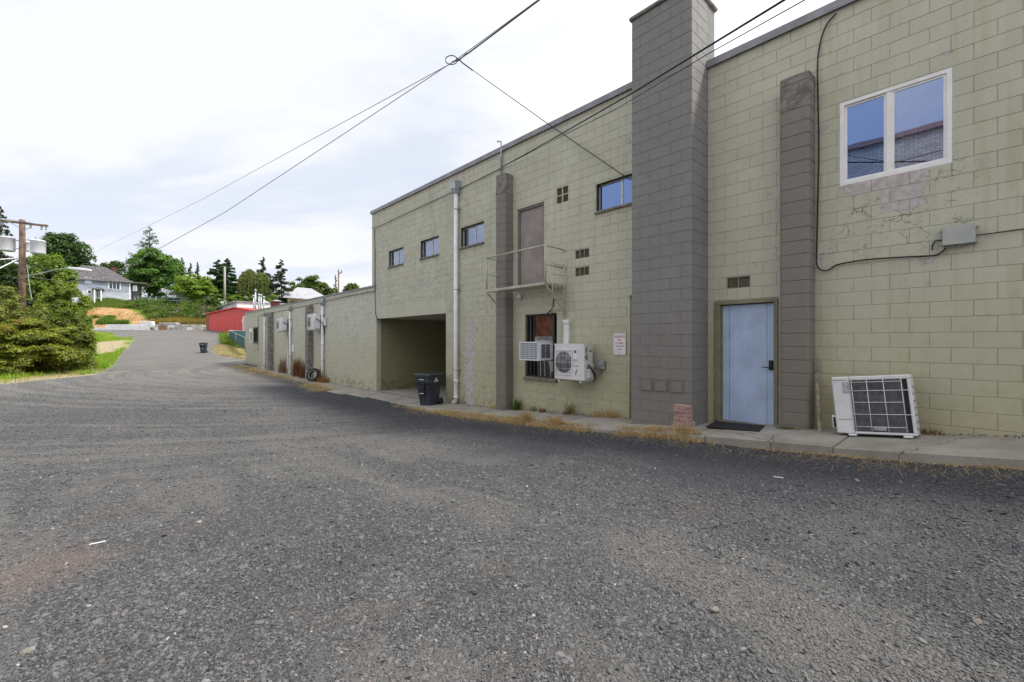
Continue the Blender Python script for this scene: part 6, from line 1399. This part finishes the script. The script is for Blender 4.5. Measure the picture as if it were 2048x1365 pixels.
wire('service_drop', [(912, 117, 13.6), (1090, 244, 11.0), (1261, 361, 9.15)], .010, M['cable'], 'thin black wire dropping to the window beside the chimney', 'wire')
wire('service_drop', [(905, 124, 13.6), (918, 121, 13.5), (934, 107, 13.4)], .018, M['cable'], 'short black clamp joining the wires at the loop', 'cable')
wire('service_cable', [(1600, -18, 4.35), (1569, 0, 4.5), (1262, 188, 7.0), (1067, 300, 10.9), (1003, 335, 12.25)], .0125, M['cable'], 'thick black cable crossing in front of the chimney', 'cable', ext=22)
wire('service_cable', [(1640, -18, 4.3), (1610, 0, 4.4), (1420, 106, 5.9), (1240, 214, 7.7), (1100, 285, 10.0), (996, 339, 12.25)], .006, M['cable'], 'thin wire running below the thick cable past the chimney', 'cable', ext=22)
m_ = MB(); m_.tube([onx(x, y, 8.04) for x, y in ((1003, 338), (994, 341), (921, 378), (850, 410), (760, 452), (744, 457))], .011, 6); tag(obj('facade_cable', m_, M['cable']), 'cable clipped along the facade from the mast to the far corner', 'cable')
m_ = MB(); m_.tube([onx(x, y, 8.055) for x, y in ((749, 459), (750, 500), (750, 580), (751, 628), (754, 638), (762, 640))], .014, 6); tag(obj('corner_cable', m_, M['cable']), 'dark cable running down the far corner to the carport', 'cable')
m_ = MB(); m_.tube([onx(x, y, 8.045) for x, y in ((750, 583), (700, 592), (600, 614), (517, 632), (516.5, 660), (516, 700), (508, 700.5))], .012, 6); tag(obj('garage_cable', m_, M['cable']), 'thin cable clipped below the roof edge of the low garage', 'cable')
for i, (pts_, lab, mm) in enumerate((([(-30, 522, 24), (38, 516, 26.9)], 'upper pale cable leaving the utility pole to the left', 'white'), ([(-30, 551, 22), (38, 518, 26.9)], 'lower pale cable leaving the utility pole to the left', 'white'),
        ([(52, 520, 27), (110, 548, 34), (165, 567, 45), (262, 593, 70), (405, 603, 95)], 'dark wire sagging from the pole past the blue-grey house', 'cable'), ([(52, 524, 27), (120, 555, 36), (180, 575, 48), (250, 594, 66)], 'lower dark wire sagging toward the dirt bank', 'cable'),
        ([(-20, 434, 26), (62, 446, 26.8)], 'thin high wire crossing above the left transformer', 'cablegrey'), ([(54, 530, 27), (60, 580, 25.5), (64, 600, 24.8)], 'green guy wire slanting down from the utility pole', 'cablegrey'))):
    wire('pole_wire', pts_, .018 if i > 1 else .03, M[mm], lab, 'wire', 'wires on the utility pole')
# ------------------------------------------------------------------ grass and weeds
def blades(name, P, h, w, c0, c1, bend=.35, kind='stuff', label=None, cat='grass', parent=None, tipc=None):
    n = len(P); a = rng.uniform(0, 2*PI, n); dx, dy = np.cos(a), np.sin(a); H = h*rng.uniform(.5, 1.25, n); b = bend*H*rng.uniform(.2, 1.6, n)
    c = rng.uniform(0, 2*PI, n); wx, wy_ = np.cos(c)*w, np.sin(c)*w
    B0 = P+np.stack([wx, wy_, np.zeros(n)], 1); B1 = P-np.stack([wx, wy_, np.zeros(n)], 1)
    Mi = P+np.stack([dx*b*.35, dy*b*.35, H*.6], 1); M0 = Mi+np.stack([wx, wy_, np.zeros(n)], 1)*.7; M1 = Mi-np.stack([wx, wy_, np.zeros(n)], 1)*.7
    T = P+np.stack([dx*b, dy*b, H*(1-.12*rng.random(n))], 1); T2 = T+np.stack([wx, wy_, np.zeros(n)], 1)*.12
    V = np.stack([B0, B1, M1, M0, T2, T], 1).reshape(-1, 3); i = np.arange(n)[:, None]*6; F = np.concatenate([i+np.array([[0, 1, 2, 3]]), i+np.array([[3, 2, 5, 4]])])
    t = rng.random((n, 1)); col = np.array(c0)*(1-t)+np.array(c1)*t; C6 = np.repeat(col, 6, 0)
    if parent is not None: V = V-np.array(ORG.get(parent.name, Vector()))
    o = npmesh(name, V, F, M['leaf'], C6.astype(np.float32))
    if parent is not None: o.parent = parent
    else:
        o['kind'] = kind; o['label'] = label; o['category'] = cat
    return o
def scatter_poly(poly, n, zoff=0):
    P = np.array(poly); lo, hi = P.min(0), P.max(0); out = np.empty((0, 2))
    while len(out) < n:
        q = rng.uniform(lo, hi, (n*3, 2)); q = q[inpoly(q[:, 0], q[:, 1], poly)]; out = np.concatenate([out, q])
    out = out[:n]; return np.column_stack([out, Gn(out[:, 0], out[:, 1])+zoff])
q = scatter_poly(VERGE, 150000); zc = q[:, 0]*FW.x+q[:, 1]*FW.y; px = CX+FPX*(q[:, 0]*RT.x+q[:, 1]*RT.y)/zc
keep = (px > -150) & (rng.random(len(q)) < np.clip(28/zc, 0, 1)**1.2); q = q[keep]
jx = q[:, 0]+vnoise(q[:, 0]*1.3, q[:, 1]*1.3, 41)*3+rng.normal(0, .3, len(q)); jy = q[:, 1]+vnoise(q[:, 0]*.9, q[:, 1]*.9, 42)*9+rng.normal(0, .8, len(q)); dr = inpoly(jx, jy, DRYV) | inpoly(jx, jy, DRYE)
cl = vnoise(q[:, 0]*.8, q[:, 1]*.8, 12)
g1 = q[~dr]; cg = cl[~dr]
blades('verge_grass', g1[cg > -.12], .30, .014, (.13, .26, .015), (.34, .47, .04), label='bright green grass on the verge below the shrubs')
blades('yellowing_grass', g1[cg <= -.12], .20, .013, (.28, .36, .04), (.52, .52, .14), label='yellow green grass thinning out along the verge')
blades('dry_grass', q[dr][rng.random(dr.sum()) < .5], .09, .012, (.40, .31, .13), (.62, .52, .30), label='straw coloured dry grass along the lane edge', bend=.9)
# long grass right under the shrubs
Lg = toworld([(-60, 762), (0, 752), (100, 742), (160, 735), (150, 715), (60, 735), (-60, 750)]); q = scatter_poly(Lg, 12000); blades('long_grass', q, .55, .012, (.13, .27, .02), (.32, .47, .06), label='long green grass at the foot of the shrubs')
q = scatter_poly(GRR, 9000); blades('tall_grass', q, .75, .02, (.10, .19, .02), (.26, .34, .05), label='tall green grass beside the slatted fence')
q = scatter_poly(DRYR, 9000); q = q[vnoise(q[:, 0]*1.1, q[:, 1]*.8, 8) > -.05]; blades('dry_grass_patch', q, .22, .02, (.38, .32, .18), (.62, .54, .36), label='dry tan grass patch by the garage corner', bend=.8)
# hill grass
def band_pts(px0, px1, z0, z1, n):
    pxs = rng.uniform(px0, px1, n); z = rng.uniform(z0, z1, n); L_ = (pxs-CX)/FPX*z; X = z*FW.x+L_*RT.x; Y = z*FW.y+L_*RT.y; return np.column_stack([X, Y, Gn(X, Y)])
q = band_pts(305, 412, 86.5, 90.5, 16000); blades('golden_grass', q, .8, .05, (.26, .20, .04), (.48, .38, .12), label='golden dry grass above the grey block wall')
q = band_pts(165, 300, 94, 99.5, 12000); blades('bank_grass', q, .55, .05, (.10, .19, .02), (.26, .32, .06), label='green grass along the crest above the dirt slope')
q = band_pts(180, 275, 86.5, 89.5, 6000); q = q[vnoise(q[:, 0]*.5, q[:, 1]*.5, 4) > .14]; blades('slope_weeds', q, .8, .06, (.09, .18, .02), (.2, .3, .04), label='green weeds at the foot of the dirt slope')
q = band_pts(150, 290, 88, 96, 5000); q = q[rng.random(len(q)) < .35]; blades('slope_tufts', q, .35, .05, (.30, .28, .08), (.50, .40, .16), label='thin yellow tufts scattered over the dirt slope')
# dry grass fringe between pavement and gravel
def fringe(ya, yb, n, xc=6.62, sp=.10, h=.13, clump=1, name='dry_fringe', label='', c0=(.34, .235, .12), c1=(.80, .63, .42), bend=1.5):
    y = rng.uniform(ya, yb, n*3); den = .42+1.3*vnoise(y*2.2, y*0+3, 21)+.9*vnoise(y*7, y*0, 5); y = y[rng.random(len(y)) < np.clip(den, .03, 1)][:n]
    xx = _np(y, [(0, 6.63), (11.8, 6.6), (12.6, 6.85), (14, 6.9), (18.5, 6.5), (20, 6.75), (24, 7.1), (30, 6.9), (40, 6.7)]) if xc is None else xc
    x = xx+rng.normal(0, sp, len(y)); z = np.where(x > 6.66, _np(y, BZ)-.005, Gn(x, y)); return blades(name, np.column_stack([x, y, z]), h, .004, c0, c1, bend=bend, label=label)
fringe(-.6, 3.2, 800, 6.60, .030, .035, name='dry_fringe', label='sparse dry grass along the kerb foot', bend=2.2)
fringe(3.0, 12.6, 9000, 6.60, .075, .085, name='dry_fringe', label='matted orange dry grass along the pavement edge', bend=1.3)
fringe(18.5, 37, 5500, None, .26, .13, name='dry_fringe', label='dry grass strip in front of the low garage')
# scattered straw
y = rng.uniform(-.4, 11, 1500); x = 6.5-np.abs(rng.normal(0, .28, 1500)); blades('loose_straw', np.column_stack([x, y, Gn(x, y)+.004]), .06, .0018, (.45, .34, .18), (.68, .55, .36), bend=3.5, label='loose bits of straw blown onto the gravel')
def tuft(x, y, n, h, c0, c1, label, sp=.10, name='dry_grass_tuft', w=.003, bend=.6, cat='grass tuft', grp='tufts along the wall foot'):
    z = gz(x, y); P = np.column_stack([x+rng.normal(0, sp, n), y+rng.normal(0, sp*1.3, n), np.full(n, z)]); o = blades(name, P, h, w, c0, c1, bend=bend, kind='thing', label=label, cat=cat); o['group'] = grp; return o
O0, O1 = (.34, .22, .11), (.76, .58, .38)
for px, py, n, h, lab in ((1052, 845, 350, .22, 'bushiest orange dry tuft below the window air conditioner'), (1110, 845, 300, .17, 'dry tuft at the pavement edge below the round fan condenser'), (1222, 836, 220, .16, 'dry tuft against the wall below the mail sign'), (1195, 830, 160, .13, 'small dry tuft left of the one below the mail sign'), (1362, 862, 200, .16, 'dry tuft at the foot of the brick stack'), (990, 825, 110, .15, 'dry tuft left of the middle brown pilaster foot'), (1310, 862, 160, .1, 'low dry tuft in front of the chimney base')):
    q = onx(px, py, 6.66 if py > 840 else 7.95); tuft(q.x, q.y, n, h, O0, O1, lab, sp=.07)
for px, n, h, lab, c0, c1 in ((1034, 120, .30, 'green weed growing beside the middle brown pilaster', (.05, .10, .02), (.14, .22, .04)), (1066, 40, .16, 'small green weed under the broken window', (.08, .12, .03), (.2, .26, .06)), (1573, 70, .06, 'tiny green weed at the foot of the right pilaster', (.06, .11, .02), (.16, .22, .05)), (1140, 60, .3, 'thin yellow stalks under the round fan condenser', (.2, .2, .05), (.4, .36, .14)), (1855, 60, .08, 'small brown weed by the leaning condenser', (.12, .06, .03), (.3, .18, .1))):
    q = onx(px, 810, 7.98 if px != 1573 else 7.72); tuft(q.x, q.y, n, h, c0, c1, lab, sp=.05, name='wall_weed', w=.006, bend=.5, cat='weed', grp='weeds along the wall foot')
for px, n, h, lab in ((595, 240, 1.05, 'tall rust brown dead plant between downspout and pilaster on the garage'), (609, 110, .9, 'thin dead plant beside the nearer garage pilaster'), (566, 60, 1.0, 'sparse dry stalks under the farther garage condenser'), (640, 60, .7, 'dry stalks curling behind the leaning tyre')):
    q = onx(px, 750, 7.9); tuft(q.x, q.y, n, h, (.10, .045, .022), (.30, .14, .07), lab, sp=.13, name='dead_plant', w=.012, bend=.25, cat='plant', grp='dead plants along the garage')
q = onx(650, 770, 7.95); tuft(q.x, q.y, 260, .28, (.22, .09, .03), (.5, .28, .12), 'reddish dry tuft at the foot of the nearest garage downspout', sp=.16, w=.006)
# moss-dark splash and leaf litter along the foot of the wall
n = 2600; y = rng.uniform(-1, 30, n); x = D-.02-np.abs(rng.normal(0, .09, n)); P = np.column_stack([x, y, _np(y, BZ)+.008]); leaves_mesh('leaf_litter', P, np.tile([0, 0, 1.], (n, 1)), rng.uniform(.01, .035, n), np.array([.09, .055, .03])*rng.uniform(.5, 2.6, (n, 1)), kind='stuff', jit=.5)['label'] = 'brown leaf litter gathered along the wall foot'

# ------------------------------------------------------------------ loose gravel
def gravel():
    n = 380000; u = rng.random(n); z0, z1 = 1.15, 30.0
    zc = 1/((1-u)/z0+u/z1); zc = z0*(z1/z0)**(u**.80); lat = rng.uniform(-1.42, 1.42, n)*zc
    X = zc*FW.x+lat*RT.x; Y = zc*FW.y+lat*RT.y
    k = (X < 6.60) & (X > -16); X, Y, zc, lat = X[k], Y[k], zc[k], lat[k]
    fld = vnoise(X*.9, Y*.9, 33); k = rng.random(len(X)) < np.clip(.62+fld*1.3+.25*sstep(3.5, 5.5, X), .12, 1); X, Y, zc = X[k], Y[k], zc[k]; k = rng.random(len(X)) < 1-sstep(9, 29, zc); X, Y, zc = X[k], Y[k], zc[k]; m = len(X)
    Zg = Gn(X, Y)+vnoise(X, Y)*.035*(1-sstep(20, 60, zc))*(1-sstep(6.0, 6.5, X))
    s = np.exp(rng.normal(0, .42, m))*(.0036+.00058*zc); big = rng.random(m) < .004; s[big] *= 2.2; s = np.minimum(s, .022)
    me = bpy.data.meshes.new('gravel'); me.vertices.add(m); me.vertices.foreach_set('co', np.stack([X, Y, Zg+s*.15], 1).astype(np.float32).ravel())
    def att(nm, v): a = me.attributes.new(nm, 'FLOAT_VECTOR', 'POINT'); a.data.foreach_set('vector', np.ascontiguousarray(v, dtype=np.float32).ravel())
    att('rot', np.stack([rng.normal(0, .35, m), rng.normal(0, .35, m), rng.uniform(0, 2*PI, m)], 1)); att('siz', np.stack([s*rng.uniform(.8, 1.5, m), s*rng.uniform(.7, 1.1, m), s*rng.uniform(.35, .75, m)], 1)); att('tone', rng.random((m, 3)))
    me.attributes.new('var', 'INT', 'POINT').data.foreach_set('value', rng.integers(0, 4, m).astype(np.int32))
    o = bpy.data.objects.new('gravel', me); C.objects.link(o); o['kind'] = 'stuff'; o['label'] = 'loose angular grey gravel strewn over the yard'; o['category'] = 'gravel'
    ng = bpy.data.node_groups.new('gravel_nodes', 'GeometryNodeTree'); ng.interface.new_socket('Geometry', in_out='INPUT', socket_type='NodeSocketGeometry'); ng.interface.new_socket('Geometry', in_out='OUTPUT', socket_type='NodeSocketGeometry')
    N, Lk = ng.nodes, ng.links; gi, go = N.new('NodeGroupInput'), N.new('NodeGroupOutput'); ip = N.new('GeometryNodeInstanceOnPoints'); gti = N.new('GeometryNodeGeometryToInstance')
    for i in range(4):
        ic = N.new('GeometryNodeMeshIcoSphere'); ic.inputs['Radius'].default_value = 1; ic.inputs['Subdivisions'].default_value = 2 if i < 2 else 1
        sp = N.new('GeometryNodeSetPosition'); nz = N.new('ShaderNodeTexNoise'); nz.noise_dimensions = '4D'; nz.inputs['W'].default_value = i*3.7; nz.inputs['Scale'].default_value = .9; nz.inputs['Detail'].default_value = 1.5
        sub = N.new('ShaderNodeVectorMath'); sub.operation = 'SUBTRACT'; sub.inputs[1].default_value = (.5, .5, .5); mu = N.new('ShaderNodeVectorMath'); mu.operation = 'SCALE'; mu.inputs['Scale'].default_value = 1.7
        Lk.new(nz.outputs['Color'], sub.inputs[0]); Lk.new(sub.outputs[0], mu.inputs[0]); Lk.new(mu.outputs[0], sp.inputs['Offset']); Lk.new(ic.outputs[0], sp.inputs['Geometry'])
        sm = N.new('GeometryNodeSetMaterial'); sm.inputs['Material'].default_value = M['pebble']; Lk.new(sp.outputs[0], sm.inputs[0]); Lk.new(sm.outputs[0], gti.inputs[0])
    def na(nm, t): a = N.new('GeometryNodeInputNamedAttribute'); a.data_type = t; a.inputs['Name'].default_value = nm; return next(q for q in a.outputs if q.enabled)
    ip.inputs['Pick Instance'].default_value = True
    Lk.new(gi.outputs[0], ip.inputs['Points']); Lk.new(gti.outputs[0], ip.inputs['Instance']); Lk.new(na('var', 'INT'), ip.inputs['Instance Index'])
    e2r = N.new('FunctionNodeEulerToRotation'); Lk.new(na('rot', 'FLOAT_VECTOR'), e2r.inputs[0]); Lk.new(e2r.outputs[0], ip.inputs['Rotation']); Lk.new(na('siz', 'FLOAT_VECTOR'), ip.inputs['Scale']); Lk.new(ip.outputs[0], go.inputs[0])
    md_ = o.modifiers.new('gravel', 'NODES'); md_.node_group = ng; o.data.materials.append(M['pebble'])
gravel()
for px, py, r, lab in ((1430, 1222, .022, 'smooth dark cobble lying on the gravel at the bottom right'), (57, 1306, .030, 'flat pale stone lying at the bottom left of the gravel')):
    q = hit(px, py); m_ = MB(); n = 9; m_.loft([[(q.x+rr*math.cos(2*PI*k/n)*1.3*(1+.15*math.sin(k*2.3)), q.y+rr*math.sin(2*PI*k/n)*(1+.2*math.cos(k*1.7)), q.z+z_) for k in range(n)] for rr, z_ in ((r*.8, 0), (r, r*.3), (r*.8, r*.6), (r*.3, r*.72))], smooth=True); tag(obj('loose_cobble', m_, M['sill']), lab, 'stone')
for o in bpy.data.objects:
    if o.type == 'MESH' and o.name.startswith('tmp'): bpy.data.objects.remove(o)
